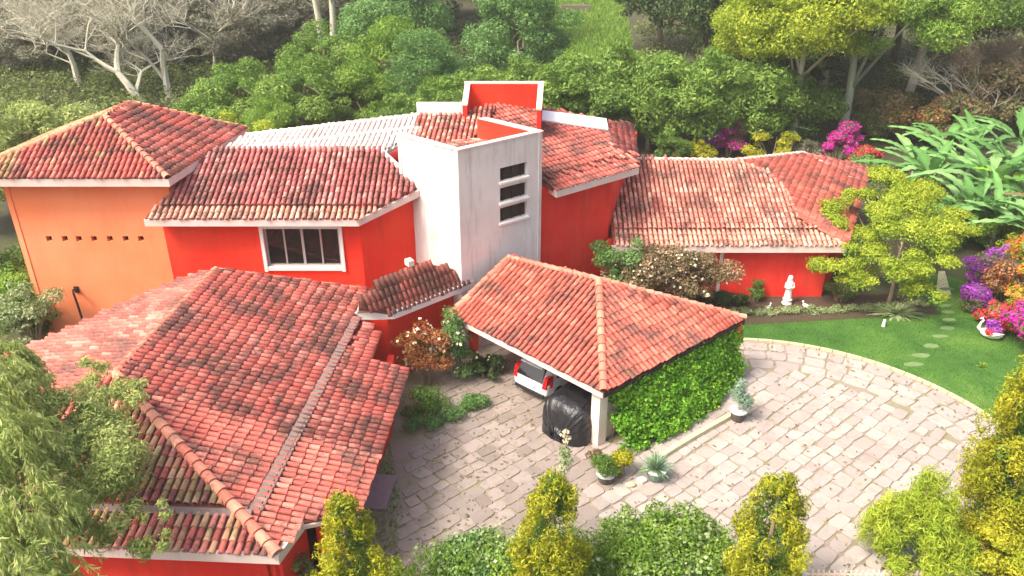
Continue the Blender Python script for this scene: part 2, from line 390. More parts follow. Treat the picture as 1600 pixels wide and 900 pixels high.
# ------------------------------------------------------------------ ground
g = MB(); g.add([(-700, -40, 0), (700, -40, 0), (700, 1200, 0), (-700, 1200, 0)], [(0, 1, 2, 3)])
tag(g.build('ground', M['ground']), kind='structure')
DC = Vector((9.9, 22.9, 0)); DR = 9.35
def sheet(name, pts, z, m):
    return tag(MB().add([(p[0], p[1], z) for p in pts], [tuple(range(len(pts)))]).build(name, m), kind='structure')
arc = [(DC.x + DR * math.cos(R(a)), DC.y + DR * math.sin(R(a))) for a in range(-60, 106, 3)]
court = [(7.2, 33.2), (-3.0, 33.5), (-5.6, 30.5), (-5.9, 17.2), (-5.9, 15.4), (5, 14)]
drive_poly = arc + court
sheet('driveway_bed', drive_poly, .006, M['joint'])
lawn_poly = [(6.0, 33.4), (7, 35.0), (19.4, 35.3), (20.6, 37.5), (22.6, 37.8), (26, 33), (26, 18), (16, 12), (5, 12), (5, 15)] + arc[2:]
lp = [(6.0, 35.4), (19.4, 35.5), (20.3, 39), (22.6, 39), (27, 33), (27, 17), (19.2, 13)] + [(DC.x + (DR + .1) * math.cos(R(a)), DC.y + (DR + .1) * math.sin(R(a))) for a in range(-42, 110, 4)]
sheet('lawn', lp, .03, M['lawn'])
sheet('front_lawn', [(-6, 8), (20, 8), (18.5, 15.5), (14.5, 14.6), (-6, 15.6)], .012, M['lawn'])
sheet('far_meadow', [(4, 88), (13, 88), (17, 132), (4, 132)], .02, M['meadow'])
sheet('garden_soil', [(4.5, 33.0), (20.5, 34.7), (20.5, 36.6), (4.5, 36.6)], .045, M['soil'])

# ------------------------------------------------------------------ house shell helpers
def wall(parent, m, p0, p1, z0, z1, th=.25, holes=(), name='wall'):
    """wall from p0 to p1 (outer face on the line, thickness to its left); holes (u0,u1,w0,w1) in metres"""
    p0 = Vector((p0[0], p0[1], 0)); p1 = Vector((p1[0], p1[1], 0)); d = (p1 - p0); Ln = d.length; d.normalize(); n = Vector((-d.y, d.x, 0))
    p0 = p0 + d * .01; Ln -= .02
    us = sorted({0, Ln, *[h[0] for h in holes], *[h[1] for h in holes]}); ws = sorted({z0, z1, *[h[2] for h in holes], *[h[3] for h in holes]})
    mb = MB(); idx = {}
    solid = lambda i, j: 0 <= i < len(us) - 1 and 0 <= j < len(ws) - 1 and not any(h[0] <= (us[i] + us[i + 1]) / 2 <= h[1] and h[2] <= (ws[j] + ws[j + 1]) / 2 <= h[3] for h in holes)
    P = lambda i, j, b: p0 + d * us[i] + Vector((0, 0, ws[j])) + n * th * b
    for i in range(len(us) - 1):
        for j in range(len(ws) - 1):
            if not solid(i, j): continue
            q = [P(i, j, 0), P(i + 1, j, 0), P(i + 1, j + 1, 0), P(i, j + 1, 0), P(i, j, 1), P(i + 1, j, 1), P(i + 1, j + 1, 1), P(i, j + 1, 1)]
            fs = [(0, 1, 2, 3), (7, 6, 5, 4)]
            if not solid(i, j - 1): fs.append((0, 4, 5, 1))
            if not solid(i, j + 1): fs.append((3, 2, 6, 7))
            if not solid(i - 1, j): fs.append((0, 3, 7, 4))
            if not solid(i + 1, j): fs.append((1, 5, 6, 2))
            mb.add(q, fs)
    return mb.build(name, m, parent)
TILES = {}                               # thing -> list of (roof, matrix, material)
TW, TL = .235, .37
def tile_arrays():
    n = 5; vs = []
    for (v, r, lift) in ((-.5 * .46, .094, .045), (.5 * .46, .074, .012)):
        for k in range(n + 1):
            a = math.pi * k / n; vs.append((r * math.cos(a), v, r * math.sin(a) * .95 + lift))
    for k in range(n + 1):
        a = math.pi * k / n; vs.append((.08 * math.cos(a), -.23, .08 * math.sin(a) * .9 + .04))
    fs = [(k, k + 1, n + 2 + k, n + 1 + k) for k in range(n)] + [(k + 1, k, 2 * (n + 1) + k, 2 * (n + 1) + k + 1) for k in range(n)]
    return np.array(vs, float), np.array(fs)[:, ::-1]
TV, TF = tile_arrays()
PV = np.array([(r * math.cos(math.pi * k / 3), v, -.06 * math.sin(math.pi * k / 3) + l) for (v, r, l) in ((-.2, .1, .075), (.2, .085, .05)) for k in range(4)], float)
PF = np.array([(k, k + 1, 5 + k, 4 + k) for k in range(3)])
tile_me = {}
def tile_mesh(m):
    if m.name not in tile_me:
        me = bpy.data.meshes.new('roof_tile'); me.from_pydata([tuple(v) for v in TV], [], [tuple(int(i) for i in f) for f in TF])
        for p in me.polygons: p.use_smooth = False
        me.materials.append(m); tile_me[m.name] = me
    return tile_me[m.name]
def inside(poly, u, v):
    c = False; j = len(poly) - 1
    for i in range(len(poly)):
        if (poly[i][1] > v) != (poly[j][1] > v) and u < (poly[j][0] - poly[i][0]) * (v - poly[i][1]) / (poly[j][1] - poly[i][1]) + poly[i][0]: c = not c
        j = i
    return c
def roof_face(thing, pts, m, eave=0, step=None, gaps=(), name='roof', skew=0.0, alt=None, th=.14, deckm=None):
    """pts: 3-D corners on one plane; edge eave..eave+1 is the eave; rows of tiles climb square to it"""
    pts = [Vector(p) for p in pts]; a = pts[eave]; b = pts[(eave + 1) % len(pts)]
    ue = (b - a).normalized()
    ctr = sum(pts, Vector()) / len(pts)
    far = max(pts, key=lambda p: ((p - a) - ue * (p - a).dot(ue)).length)
    ve = ((far - a) - ue * (far - a).dot(ue)).normalized(); ne = ue.cross(ve)
    if ne.z < 0: ue = -ue; ne = ue.cross(ve)
    if skew: ue, ve = (ue * math.cos(skew) + ve * math.sin(skew)), (ve * math.cos(skew) - ue * math.sin(skew))
    pl = [((p - a).dot(ue), (p - a).dot(ve)) for p in pts]
    flat = [a + ue * u + ve * v for u, v in pl]
    roof = MB().prism([p - ne * .004 - Vector((0, 0, th)) for p in flat], [p - ne * .004 for p in flat]).build(name, deckm or M['deck'], thing)
    us = [p[0] for p in pl]; vs_ = [p[1] for p in pl]
    lst = TILES.setdefault(thing.name, [])
    i0 = int(min(us) / TW) - 1; i1 = int(max(us) / TW) + 1; j1 = int((max(vs_) - min(vs_)) / TL) + 1
    v0 = min(vs_)
    PVs = []; n = 0
    for i in range(i0, i1 + 1):
        for j in range(j1 + 1):
            u = i * TW; v = v0 + .15 + j * TL + .02 * math.sin(i * 1.7)
            if inside(pl, u + TW / 2, v) and not any(g0 < v < g1 for g0, g1 in gaps):
                PVs.append(PV @ np.array([ue, ve, ne]) + np.array(a + ue * (u + TW / 2) + ve * v))
            if not inside(pl, u, v): continue
            if any(g0 < v < g1 for g0, g1 in gaps): continue
            dz = 0.0
            if step is not None and v < step: dz = -.0
            ju, jr = random.uniform(-.012, .012), random.uniform(-.035, .035)
            if step is not None and v >= step: dz = .10
            Mx = Matrix((ue, ve, ne)).transposed() @ Matrix.Rotation(jr, 3, 'Z') @ Matrix.Rotation(random.uniform(-.02, .03), 3, 'X')
            mm = m
            if alt and alt[1](u, v): mm = alt[0]
            lst.append((roof, Mx, a + ue * (u + ju) + ve * (v + random.uniform(-.012, .012)) + ne * (.055 + dz), mm))
    if PVs:
        n = len(PVs); V = np.concatenate(PVs); F = (PF[None] + 8 * np.arange(n)[:, None, None]).reshape(-1, 4)
        o = np_mesh('pan_tile_bed', V, F, M['pan_pale'] if m is M['tile_pale'] else M['pan'], roof, np.repeat(rng.random(n), 8)); o['kind'] = 'stuff'
    roof['_f'] = 0
    return roof, (a, ue, ve, ne)
def flush_tiles(thing, accept, cap=300):
    lst = TILES[thing.name]; sc = []
    for i, (roof, Mx, p, m) in enumerate(lst):
        x, y, f = px(p); sc.append(f if (0 < x < 1600 and 0 < y < 900 and accept(x, y)) else 1e6 + f)
    order = sorted(range(len(lst)), key=lambda i: sc[i]); solo = {i for i in order[:cap] if sc[i] < 1e6}
    groups = {}
    for i, (roof, Mx, p, m) in enumerate(lst):
        if i in solo:
            o = bpy.data.objects.new('roof_tile', tile_mesh(m)); COL.objects.link(o); o.parent = roof
            o.matrix_local = Matrix.Translation(p) @ Mx.to_4x4()
        else: groups.setdefault((roof.name, m.name), (roof, m, []))[2].append(TV @ np.array(Mx).T + np.array(p))
    for roof, m, L_ in groups.values():
        n = len(L_); V = np.concatenate(L_); F = (TF[None] + len(TV) * np.arange(n)[:, None, None]).reshape(-1, 4)
        o = np_mesh('roof_tile_field', V, F, m, roof, np.repeat(rng.random(n), len(TV))); o['kind'] = 'stuff'
def ridge(roof, a, b, r=.14, m=None, lift=.03, Ls=.42):
    """overlapping cap tiles from the low end a to the high end b"""
    a = Vector(a); b = Vector(b); n = max(1, int((b - a).length / (Ls * .88))); d = (b - a).normalized()
    sd_ = d.cross(Vector((0, 0, 1))).normalized(); up = sd_.cross(d)
    me = bpy.data.meshes.new('ridge_tile'); vs = []; k = 6
    for (v, rr, l) in ((-Ls * .5, r, .03), (Ls * .5, r * .82, 0)):
        for q in range(k + 1):
            an = math.pi * q / k; vs.append((rr * math.cos(an), v, rr * math.sin(an) + l))
    for q in range(k + 1):
        an = math.pi * q / k; vs.append((r * .8 * math.cos(an), -Ls * .5, r * .75 * math.sin(an) + .03))
    me.from_pydata(vs, [], [(q + 1, q, k + 1 + q, k + 2 + q) for q in range(k)] + [(q, q + 1, 2 * k + 3 + q, 2 * k + 2 + q) for q in range(k)])
    me.materials.append(m or M['ridge'])
    for i in range(n):
        p = a + (b - a) * ((i + .5) / n)
        o = bpy.data.objects.new('ridge_tile', me); COL.objects.link(o); o.parent = roof
        rot = Matrix((sd_, d, up)).transposed() @ Matrix.Rotation(random.uniform(-.05, .05), 3, 'Z')
        o.matrix_local = Matrix.Translation(p + up * lift) @ rot.to_4x4()
def fascia(parent, pts, m='fascia', w=.12, h=.3, dz=-.12, name='fascia'):
    for a, b in zip(pts[:-1], pts[1:]):
        a = Vector(a); b = Vector(b); d = (b - a).normalized()
        MB().beam(a + Vector((0, 0, dz)) - d * .05, b + Vector((0, 0, dz)) + d * .052, w, h).build(name, M[m], parent)

# ------------------------------------------------------------------ the house
house = empty('red_house', (0, 0, 0), 'large rambling red house with many hipped clay tile roofs and a white stair tower', 'house')
# two-storey block with the window (eave at 6.5 m)
EB = 6.5
b0 = at(225, 346, EB); b1 = at(560, 341, EB); b1.y = b0.y = (b0.y + b1.y) / 2
rb = plane(b0, b1, at(592, 238, 8.0))
b2 = onp(655, 297, rb); b3 = onp(592, 238, rb); b4 = onp(335, 237, rb)
faceB, _ = roof_face(house, [b0, b1, b2, b3, b4], M['tile_rose'], step=.85, alt=(M['tile_sand'], lambda u, v: v < .8))
fascia(house, [b0, b1, b2], h=.28)
MB().beam(b3 + Vector((.05, 0, .12)), b2 + Vector((.05, 0, .12)), .2, .12).build('hip_band', M['white'], faceB)
ridge(faceB, b4, b3, .12, M['tile_rose'])
wy = b0.y + .55
wl = at(268, 400, 5.0).x; wl = wl * wy / at(268, 400, 5.0).y
def xat(xpx, z, Y):                      # world x of picture column xpx at height z and depth Y
    f = Y * math.cos(CP) - (z - CH) * math.sin(CP); return (xpx - 800) * f / CF
def zat(ypx, Y):
    d = ray(800, ypx); return CH + d.z * Y / d.y
wl = xat(261, 5, wy); wr = xat(566, 5, wy)
u0, u1 = xat(413, 5, wy) - wl, xat(534, 5, wy) - wl; z1w, z0w = zat(354, wy), zat(418, wy)
wall(house, M['red'], (wl, wy), (wr, wy), 0, EB + .25, holes=[(u0, u1, z0w, z1w)])
wr2 = Vector((xat(650, 6, b2.y + .3), b2.y + .3, 0))
wall(house, M['red'], (wr, wy), (wr2.x, wr2.y), 0, EB + .35)
wall(house, M['red'], (wl, wy + 6), (wl, wy + .27), 0, EB + .2)
win = MB().build('window', M['white'], house) if False else None
cx, cz, ww, wh = wl + (u0 + u1) / 2, (z0w + z1w) / 2, u1 - u0, z1w - z0w
wm = MB()
for sx in (-1, 1): wm.box((cx + sx * (ww / 2 + .02), wy - .02, cz), (.14, .16, wh + .30))
for sz in (-1, 1): wm.box((cx, wy - .022, cz + sz * (wh / 2 + .02)), (ww - .13, .15, .17))
win = wm.build('window', M['white'], house)
fm = MB()
for i in range(5): fm.box((cx - ww / 2 + .1 + (ww - .2) * i / 4, wy + .10, cz), (.055 if i != 2 else .10, .07, wh - .12))
for sz in (-1, 1): fm.box((cx, wy + .102, cz + sz * (wh / 2 - .09)), (ww - .16, .066, .07))
fm.build('frame', M['alu'], win)
for i in range(4):
    MB().box((cx - ww / 2 + .1 + (ww - .2) * (i + .5) / 4, wy + .13, cz), ((ww - .2) / 4 - .08, .012, wh - .25)).build('pane', M['glass'], win)

# left tower (orange)
EA = 8.0
a1 = at(262, 279, EA); a0 = at(-84, 286, EA); a0.y = a1.y
a2 = at(384, 201, EA)
ap1 = at(163, 182, 9.6); ap2 = at(205, 161, 9.6)
pa = plane(a0, a1, ap1)
fA1, _ = roof_face(house, [a0, a1, onp(163, 182, pa)], M['tile'], alt=(M['tile_ochre'], lambda u, v: rng.random() < .08 or u < 2.2))
a3 = a2 + (a0 - a1); 
pr = plane(a1, a2, ap1); ap2r = onp(203, 161, pr); 
fA2, _ = roof_face(house, [a1, a2, ap2r, onp(163, 182, pr)], M['tile'])
roof_face(house, [a0, onp(163, 182, pa), ap2r, a3], M['tile_ochre'], eave=3)
roof_face(house, [a3, ap2r, a2], M['tile_ochre'], eave=2)
ridge(fA1, a1, onp(163, 182, pa), .15); ridge(fA1, a0, onp(163, 182, pa), .14, M['tile_ochre']); ridge(fA2, onp(163, 182, pa), ap2r, .13, M['ridge']); ridge(fA2, a2, ap2r, .12, M['tile_ochre'])
fascia(house, [a0, a1, a2, a3], h=.32, dz=-.16)
dA = (a2 - a1).normalized(); nA = Vector((dA.y, -dA.x, 0))
tw1 = a1 - nA * .55 + Vector((0, .55, 0)); tw0 = Vector((xat(8, 7, tw1.y), tw1.y, 0)); tw2 = a2 - nA * .55 - dA * .5
tw1 = Vector((xat(266, 7, tw1.y) , tw1.y, 0))
holes = [((xat(x - 4, 5.9, tw1.y) - tw0.x), (xat(x + 5, 5.9, tw1.y) - tw0.x), zat(377, tw1.y), zat(369, tw1.y)) for x in (68, 93, 115, 139, 164, 189, 213)]
wall(house, M['orange'], tw0, tw1, 0, EA - .06, holes=holes)
wall(house, M['orange'], tw1, tw2, 0, EA - .06); wall(house, M['orange'], tw0 + dA * 8, tw0, 0, EA - .06)
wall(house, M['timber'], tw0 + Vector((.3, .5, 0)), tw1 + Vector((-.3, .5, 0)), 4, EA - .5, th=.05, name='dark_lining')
# soffits close the boxes
MB().prism([p + Vector((0, 0, -.3)) for p in (a0, a1, a2, a3)], [p + Vector((0, 0, -.2)) for p in (a0, a1, a2, a3)]).build('soffit', M['orange'], house)

# low front roof D with two tiers and a gutter
R1 = at(338, 421, 4.75); R2 = at(180, 585, 4.75)
sr = plane(R1, R2, at(640, 579, 2.75))
c_f = onp(433, 868, sr); top_r = onp(566, 452, sr); str_b = onp(637, 579, sr)
gD0 = onp(556, 500, sr); gD1 = onp(395, 803, sr)
# outline of the right slope, eave last two points
dl = (R2 - R1).normalized()
edgeR = onp(470, 818, sr)
def onD(x, y): return onp(x, y, sr)
pts = [onD(560, 795), onD(637, 579), onD(577, 566), onD(592, 524), gD0, top_r, R1, R2, c_f, edgeR]
# tiles left of the gutter and right of it are two fields with the gutter between
fD1, frD = roof_face(house, [gD1 , gD0, top_r, R1, R2, onD(393, 822)], M['tile'], deckm=M['deck'])
gd2 = onD(407, 806)
fD2, _ = roof_face(house, [onD(562, 800), onD(637, 579), onD(577, 566), onD(592, 524), onD(566, 500), gd2, onD(399, 826), c_f, edgeR], M['tile'], alt=(M['tile_dark'], lambda u, v: False))
MB().beam(gD0 + frD[3] * .125, gD1 + frD[3] * .125, .24, .05, frD[3]).build('gutter', M['gutter'], house)
MB().beam(gD0 + (onD(575, 500) - gD0).normalized() * .14 + frD[3] * .03, gd2 + frD[3] * .03 - (gd2 - gD1).normalized() * .02, .07, .26, frD[3]).build('gutter_lip', M['gutter'], house)
sf = plane(R2, c_f, c_f + Vector((-8, .95 * 0 , 0)))
cfl = c_f + Vector((-10.5, 0, 0)); 
cfl = Vector((R2.x - (c_f.x - R2.x), c_f.y + .7, c_f.z)); far_l = R1 + (cfl - R2) * 1.0; 
leftdir = Vector((cfl.x - R2.x, 0, c_f.z - R2.z))
pf = plane(R2, c_f, cfl)
fD3, fr3 = roof_face(house, [cfl, c_f, R2], M['tile'], gaps=((1.02, 1.30),), alt=(M['tile_ochre'], lambda u, v: rng.random() < .5))
ga = cfl + (R2 - cfl) * .175; gb = c_f + (R2 - c_f) * .175
MB().beam(fr3[0] + fr3[2] * 1.16 + fr3[1] * .9 + fr3[3] * .07, fr3[0] + fr3[2] * 1.16 + fr3[1] * ((c_f - cfl).length - 1.0) + fr3[3] * .07, .22, .09, fr3[3]).build('gutter', M['gutter'], house)
L1 = Vector((R1.x + leftdir.x, R1.y + 1.0, c_f.z)); 
p4 = plane(R1, R2, Vector((cfl.x, cfl.y, 4.05)))
fD4, _ = roof_face(house, [Vector((cfl.x, cfl.y, 4.05)), onp(-70, 585, p4), onp(75, 532, p4), onp(180, 483, p4), onp(268, 444, p4), R1, R2], M['tile'], eave=0)
ridge(fD3, c_f, R2, .19, M['ridge'], Ls=.5); ridge(fD1, R2, R1, .13); ridge(fD3, cfl, R2, .16)
fascia(house, [cfl, c_f, edgeR], h=.30, w=.14, dz=-.10); fascia(house, [edgeR, onD(560, 800)], h=.12); fascia(house, [onD(562, 800), onD(637, 579), onD(577, 566), onD(592, 524)], h=.10, w=.06, m='ridge', dz=-.06)
fascia(house, [R1, top_r], m='ridge', h=.1, w=.14, dz=.02)
# body walls under D
x_w = onD(637, 579).x - .75
wall(house, M['red_deep'], (onD(470, 818).x - .55, c_f.y + .75), (onD(470, 818).x - .1, 18.0), 0, 2.6)
wall(house, M['red_deep'], (-5.4, 18.0), (x_w, 25.3), 0, 2.45); wall(house, M['red_deep'], (x_w, 25.3), (-4.6, 27.6), 0, 2.2); wall(house, M['red_deep'], (-6.6, c_f.y + .7), (-5.9, 18.0), 0, 2.7)
wall(house, M['red_deep'], (cfl.x + .6, c_f.y + .7), (c_f.x - .6, c_f.y + .7), 0, c_f.z - .12)
# flat back-fill roof between D and the two-storey walls
MB().prism([(-11.6, 28.2, 2.2), (-6.6, 28.2, 2.2), (-6.4, wy, 2.2), (-11.6, wy, 2.2)], [(-11.6, 28.2, 3.0), (-6.6, 28.2, 3.0), (-6.4, wy, 3.3), (-11.6, wy, 3.3)]).build('back_slab', M['red'], house)
# small dark roof F with the white fascia
EF = 3.4
f0 = at(556, 490, EF); f1 = at(615, 488, EF); f2 = at(737, 440, EF)
pF = plane(f1, f2, at(650, 412, 4.7))
fF, _ = roof_face(house, [f1, f2, onp(726, 425, pF), onp(690, 416, pF), onp(652, 410, pF), onp(600, 435, pF), onp(562, 462, pF), onp(560, 480, pF)], M['tile_dark'])
MB().prism([f0 + Vector((0, 0, -.12)), f1 + Vector((0, 0, -.12)), onp(562, 470, pF) + Vector((0, 0, -.2))], [f0, f1, onp(562, 470, pF)]).build('roof', M['fascia'], house)
fascia(house, [f0, f1, f2], m='white', h=.34, w=.2, dz=-.08)
MB().box(onp(640, 414, pF) + Vector((0, 0, .12)), (.26, .34, .24), .6).build('vent_block', M['cream'], house)
nF = Vector((f2.y - f1.y, -(f2.x - f1.x), 0)).normalized() * -.45
wall(house, M['red'], f1 + nF, f2 + nF, 0, EF - .1); wall(house, M['red'], (f0.x, f1.y + .4), f1 + nF, 0, EF - .1)

# white stair tower
TZ = 9.3
t0 = at(620, 210, TZ); t1 = at(715, 236, TZ); t2 = at(848, 206, TZ)
dr = (t2 - t1).normalized(); dlft = (t0 - t1).normalized(); t3 = t0 + (t2 - t1)
slots = []
for ya, yb in ((258, 279), (289, 311), (320, 342)):
    pl2 = (t1, Vector((dr.y, -dr.x, 0))); q0 = onp(781, (ya + yb) / 2 + 4, pl2); q1 = onp(823, (ya + yb) / 2 - 3, pl2)
    z_a = onp(802, ya, pl2).z; z_b = onp(802, yb, pl2).z
    slots.append(((q0 - t1).to_2d().length, (q1 - t1).to_2d().length, z_b, z_a))
wall(house, M['plaster'], t1, t2, 0, TZ, th=.2, holes=slots); wall(house, M['plaster'], t0, t1, 0, TZ, th=.2)
wall(house, M['plaster'], t2 , t3, 0, TZ - .01, th=.2); wall(house, M['red'], t2 + dlft * .22 - dr * 0 - (Vector((dlft.y, -dlft.x, 0)) * 0) - dr * .21, t3 - dr * .21, TZ - 1.6, TZ - .03, th=.02, name='parapet_lining'); wall(house, M['plaster'], t3, t0, 0, TZ - .9, th=.2)
for s in slots:                          # projecting sills and dark slats
    c = t1 + dr * (s[0] + s[1]) / 2; no = Vector((dr.y, -dr.x, 0)); ang = math.atan2(dr.y, dr.x)
    w_ = MB().box((c.x + no.x * .03, c.y + no.y * .03, s[2] - .05), (s[1] - s[0] + .12, .2, .09), ang).build('window', M['white'], house)
    for k in range(3): MB().box((c.x + dr.x * (k - 1) * (s[1] - s[0]) / 3 - no.x * .12, c.y + dr.y * (k - 1) * (s[1] - s[0]) / 3 - no.y * .12, (s[2] + s[3]) / 2), (.035, .04, s[3] - s[2]), ang).build('slat', M['timber'], w_)
    MB().box((c.x - no.x * .16, c.y - no.y * .16, (s[2] + s[3]) / 2), (s[1] - s[0] - .01, .02, s[3] - s[2] - .01), ang).build('pane', M['timber'], w_)
zi = TZ - .55
ins = [t0.lerp(t2, .06), t1 + (dr + dlft) * .22, t2.lerp(t0, .06), t3 - (dr + dlft) * .05]
ti = [Vector((t0.x + dr.x * .22, t0.y + dr.y * .22, zi - .1)), Vector((ins[1].x, ins[1].y, zi - .15)), Vector((t2.x + dlft.x * .22, t2.y + dlft.y * .22, zi - .55)), Vector((t3.x - dr.x * .05, t3.y - dr.y * .05, zi - .5))]
ptw = plane(ti[0], ti[1], ti[3]); 
roof_face(house, ti[:2] + [Vector((ti[2].x, ti[2].y, ti[1].z + ti[3].z - ti[0].z)), ti[3]], M['tile'], alt=(M['tile_sand'], lambda u, v: rng.random() < .4))
for a, b in ((t0, t1), (t1, t2), (t2, t3)):
    d = (b - a).normalized(); n_ = Vector((-d.y, d.x, 0)) * .1
    MB().beam(a + n_ + Vector((0, 0, .02)) - d * .02, b + n_ + Vector((0, 0, .02)) - d * .25, .27, .07).build('coping', M['fascia'], house)

# roof H behind and right of the tower
EH = 6.5
h0 = at(870, 299, EH); h1 = at(996, 263, EH)
pk = at(775, 163, 8.5); pH = plane(h0, h1, pk)
h9 = onp(846, 283, pH)
fH, _ = roof_face(house, [h0, h1, onp(993, 243, pH), onp(957, 240, pH), onp(945, 192, pH), onp(847, 172, pH), pk, onp(763, 190, pH), onp(800, 250, pH)], M['tile'], step=.9)
p957 = onp(957, 240, pH); p945 = onp(945, 192, pH)
pH3 = plane(p957, p945, at(985, 193, p945.z - .5))
fH3, _ = roof_face(house, [p957, onp(993, 242, pH3), onp(985, 193, pH3), p945], M['tile'], eave=1)
ridge(fH, p957, p945, .13, M['fascia']); ridge(fH, onp(763, 190, pH), pk, .13); ridge(fH, p945, onp(847, 174, pH), .12, M['tile_ochre'])
fascia(house, [onp(846, 284, (h0, Vector((0, 0, 1)))), h0, h1], h=.3)
sk = [onp(845, 181, pH), onp(843, 196, pH), onp(948, 211, pH), onp(945, 194, pH)]
up = pH[1] * .25
MB().prism([p + up for p in sk], [p + up * 1.3 for p in sk]).build('skylight', M['skylight'], house)
dh = (h1 - h0).normalized(); nh = Vector((-dh.y, dh.x, 0)) * .6
hw0 = h0 + nh - dh * 1.0; hw1 = Vector((xat(951, 5.5, (h1 + nh).y - .55), (h1 + nh).y - .55, 0))
wall(house, M['red_deep'], hw0, h0 + nh + dh * ((hw1 - h0).dot(dh)), 0, EH - .02)
wall(house, M['red_deep'], h0 + nh + dh * ((hw1 - h0).dot(dh)), h0 + nh + dh * ((hw1 - h0).dot(dh)) + Vector((2.0, 6, 0)), 0, EH - .02)
# left roof running down from the ridge, limewashed
pl0 = at(345, 237, 7.75); pH2 = plane(pl0, at(600, 240, 7.85), at(770, 166, 8.6))
g1 = [onp(x, y, pH2) for x, y in ((345, 238), (600, 238), (650, 214), (655, 181), (385, 213))]
fL, _ = roof_face(house, [g1[0], g1[1], g1[2], g1[3], g1[4]], M['tile_pale'], deckm=M['pan_pale'])
g2 = [onp(x, y, pH2) for x, y in ((640, 232), (730, 232), (763, 190), (775, 163), (722, 178), (655, 181))]
fL2, _ = roof_face(house, g2, M['tile'], alt=(M['tile_sand'], lambda u, v: rng.random() < .3))
ridge(fL, g1[4], g1[3], .12, M['tile_pale']); ridge(fL, g1[0], g1[3] + (g1[2] - g1[3]) * .6, .10, M['tile_pale'])
q = onp(687, 180, pH2); MB().box((q.x, q.y + .2, q.z + .25), (2.2, .18, .62)).build('parapet', M['white'], house)
MB().prism([(-13, 37.2, 6.0), (-1, 38.5, 6.0), (4, 38.5, 6), (6, 42, 6.0), (-3, 46, 6), (-12, 43, 6.0)], [(-13, 37.2, 6.6), (-1, 38.5, 6.6), (4, 38.5, 6.6), (6, 42, 6.2), (-3, 46, 6.6), (-12, 43, 6.6)]).build('ceiling_slab', M['red'], house)
wall(house, M['red'], (5.5, 42), (-12, 43), 0, 6.0)
# open red box on the ridge
zc = 9.6
c0 = at(731, 130, zc); c1 = at(845, 128, zc); c1.y = c0.y
lowf = at(726, 165, 9.05); lowr = at(842, 172, 9.05)
bx_ = MB().box(((c0.x + c1.x) / 2, c0.y, zc - 1.3), (c1.x - c0.x, .2, 2.6)).build('roof_box', M['red'], house)
for (s_, e_) in ((c0, lowf), (c1, lowr)):
    MB().prism([Vector((s_.x - .1, s_.y - .1, 7)), Vector((s_.x + .1, s_.y - .1, 7)), Vector((e_.x + .1, e_.y, 7)), Vector((e_.x - .1, e_.y, 7))], [Vector((s_.x - .1, s_.y - .1, zc)), Vector((s_.x + .1, s_.y - .1, zc)), Vector((e_.x + .1, e_.y, e_.z)), Vector((e_.x - .1, e_.y, e_.z))]).build('side_wall', M['red_deep'], bx_)
    MB().beam(s_ + Vector((0, 0, .03)), e_ + Vector((0, -.03, .03)), .26, .08).build('coping', M['cream'], bx_)
MB().beam(c0 + Vector((-.16, 0, .032)), c1 + Vector((.16, 0, .032)), .24, .08).build('coping', M['cream'], bx_)
flush_tiles(house, lambda x, y: x > 240 and y > 420)

# ------------------------------------------------------------------ garden wing (single storey)
wing = empty('garden_wing', (0, 0, 0), 'low single storey red wing with long tiled roof beside the lawn', 'house')
EW = 3.0
w0 = at(958, 388, EW); w1 = at(1316, 379, EW); w0.y = w1.y = 35.95
wrg = at(1150, 252, 5.2); pw = plane(w0, w1, wrg); wlt = onp(990, 250, pw)
fW, _ = roof_face(wing, [w0, w1, onp(1245, 340, pw), onp(1228, 300, pw), onp(1200, 272, pw), wrg, wlt, onp(950, 290, pw)], M['tile_wing'], step=1.15, alt=(M['tile_sand'], lambda u, v: v < 1.1 or rng.random() < .1))
we = at(1350, 292, EW); pr2 = plane(wrg, w1, we); wr3 = onp(1256, 240, pr2)
fW2, _ = roof_face(wing, [w1, we, wr3, wrg, onp(1200, 274, pr2), onp(1228, 301, pr2), onp(1246, 341, pr2)], M['tile_carport'])
pr3 = plane(we, wr3, at(1360, 262, 3.0)); fW3, _ = roof_face(wing, [we, at(1358, 262, 3.0), wr3], M['tile'])
ridge(fW, w1, onp(1246, 340, pw), .12); ridge(fW, onp(1246, 340, pw), onp(1228, 300, pw), .12); ridge(fW, onp(1228, 300, pw), onp(1200, 272, pw), .12); ridge(fW, onp(1200, 272, pw), wrg, .12)
ridge(fW, wlt, wrg, .13, M['fascia']); ridge(fW2, wrg, wr3, .13, M['fascia']); ridge(fW2, we, wr3, .1, M['fascia'])
fascia(wing, [w0, w1], h=.34, dz=-.12); fascia(wing, [w1, we], h=.3, dz=-.1)
wY = 36.45
wall(wing, M['red_deep'], (4.6, wY), (w1.x - .5, wY), 0, EW + .1); wall(wing, M['red_deep'], (w1.x - .5, wY), (we.x - .5, we.y - .6), 0, EW)
wall(wing, M['cream'], (xat(1124, 1.5, wY) - .06, wY - .03), (xat(1124, 1.5, wY) + .12, wY - .03), 0, EW - .1, th=.03, name='corner_post')
roofback = MB().prism([wlt + Vector((0, 0, -.1)), wrg + Vector((0, 0, -.1)), wr3 + Vector((0, 0, -.1)), Vector((wr3.x + 1, 48, 3)), Vector((wlt.x, 48, 3))], [wlt, wrg, wr3, Vector((wr3.x + 1, 48, 3.1)), Vector((wlt.x, 48, 3.1))]).build('roof', M['deck'], wing)
wall(wing, M['red_deep'], (18, 47.6), (7, 47.6), 0, 3)
flush_tiles(wing, lambda x, y: x > 960 and y < 375)

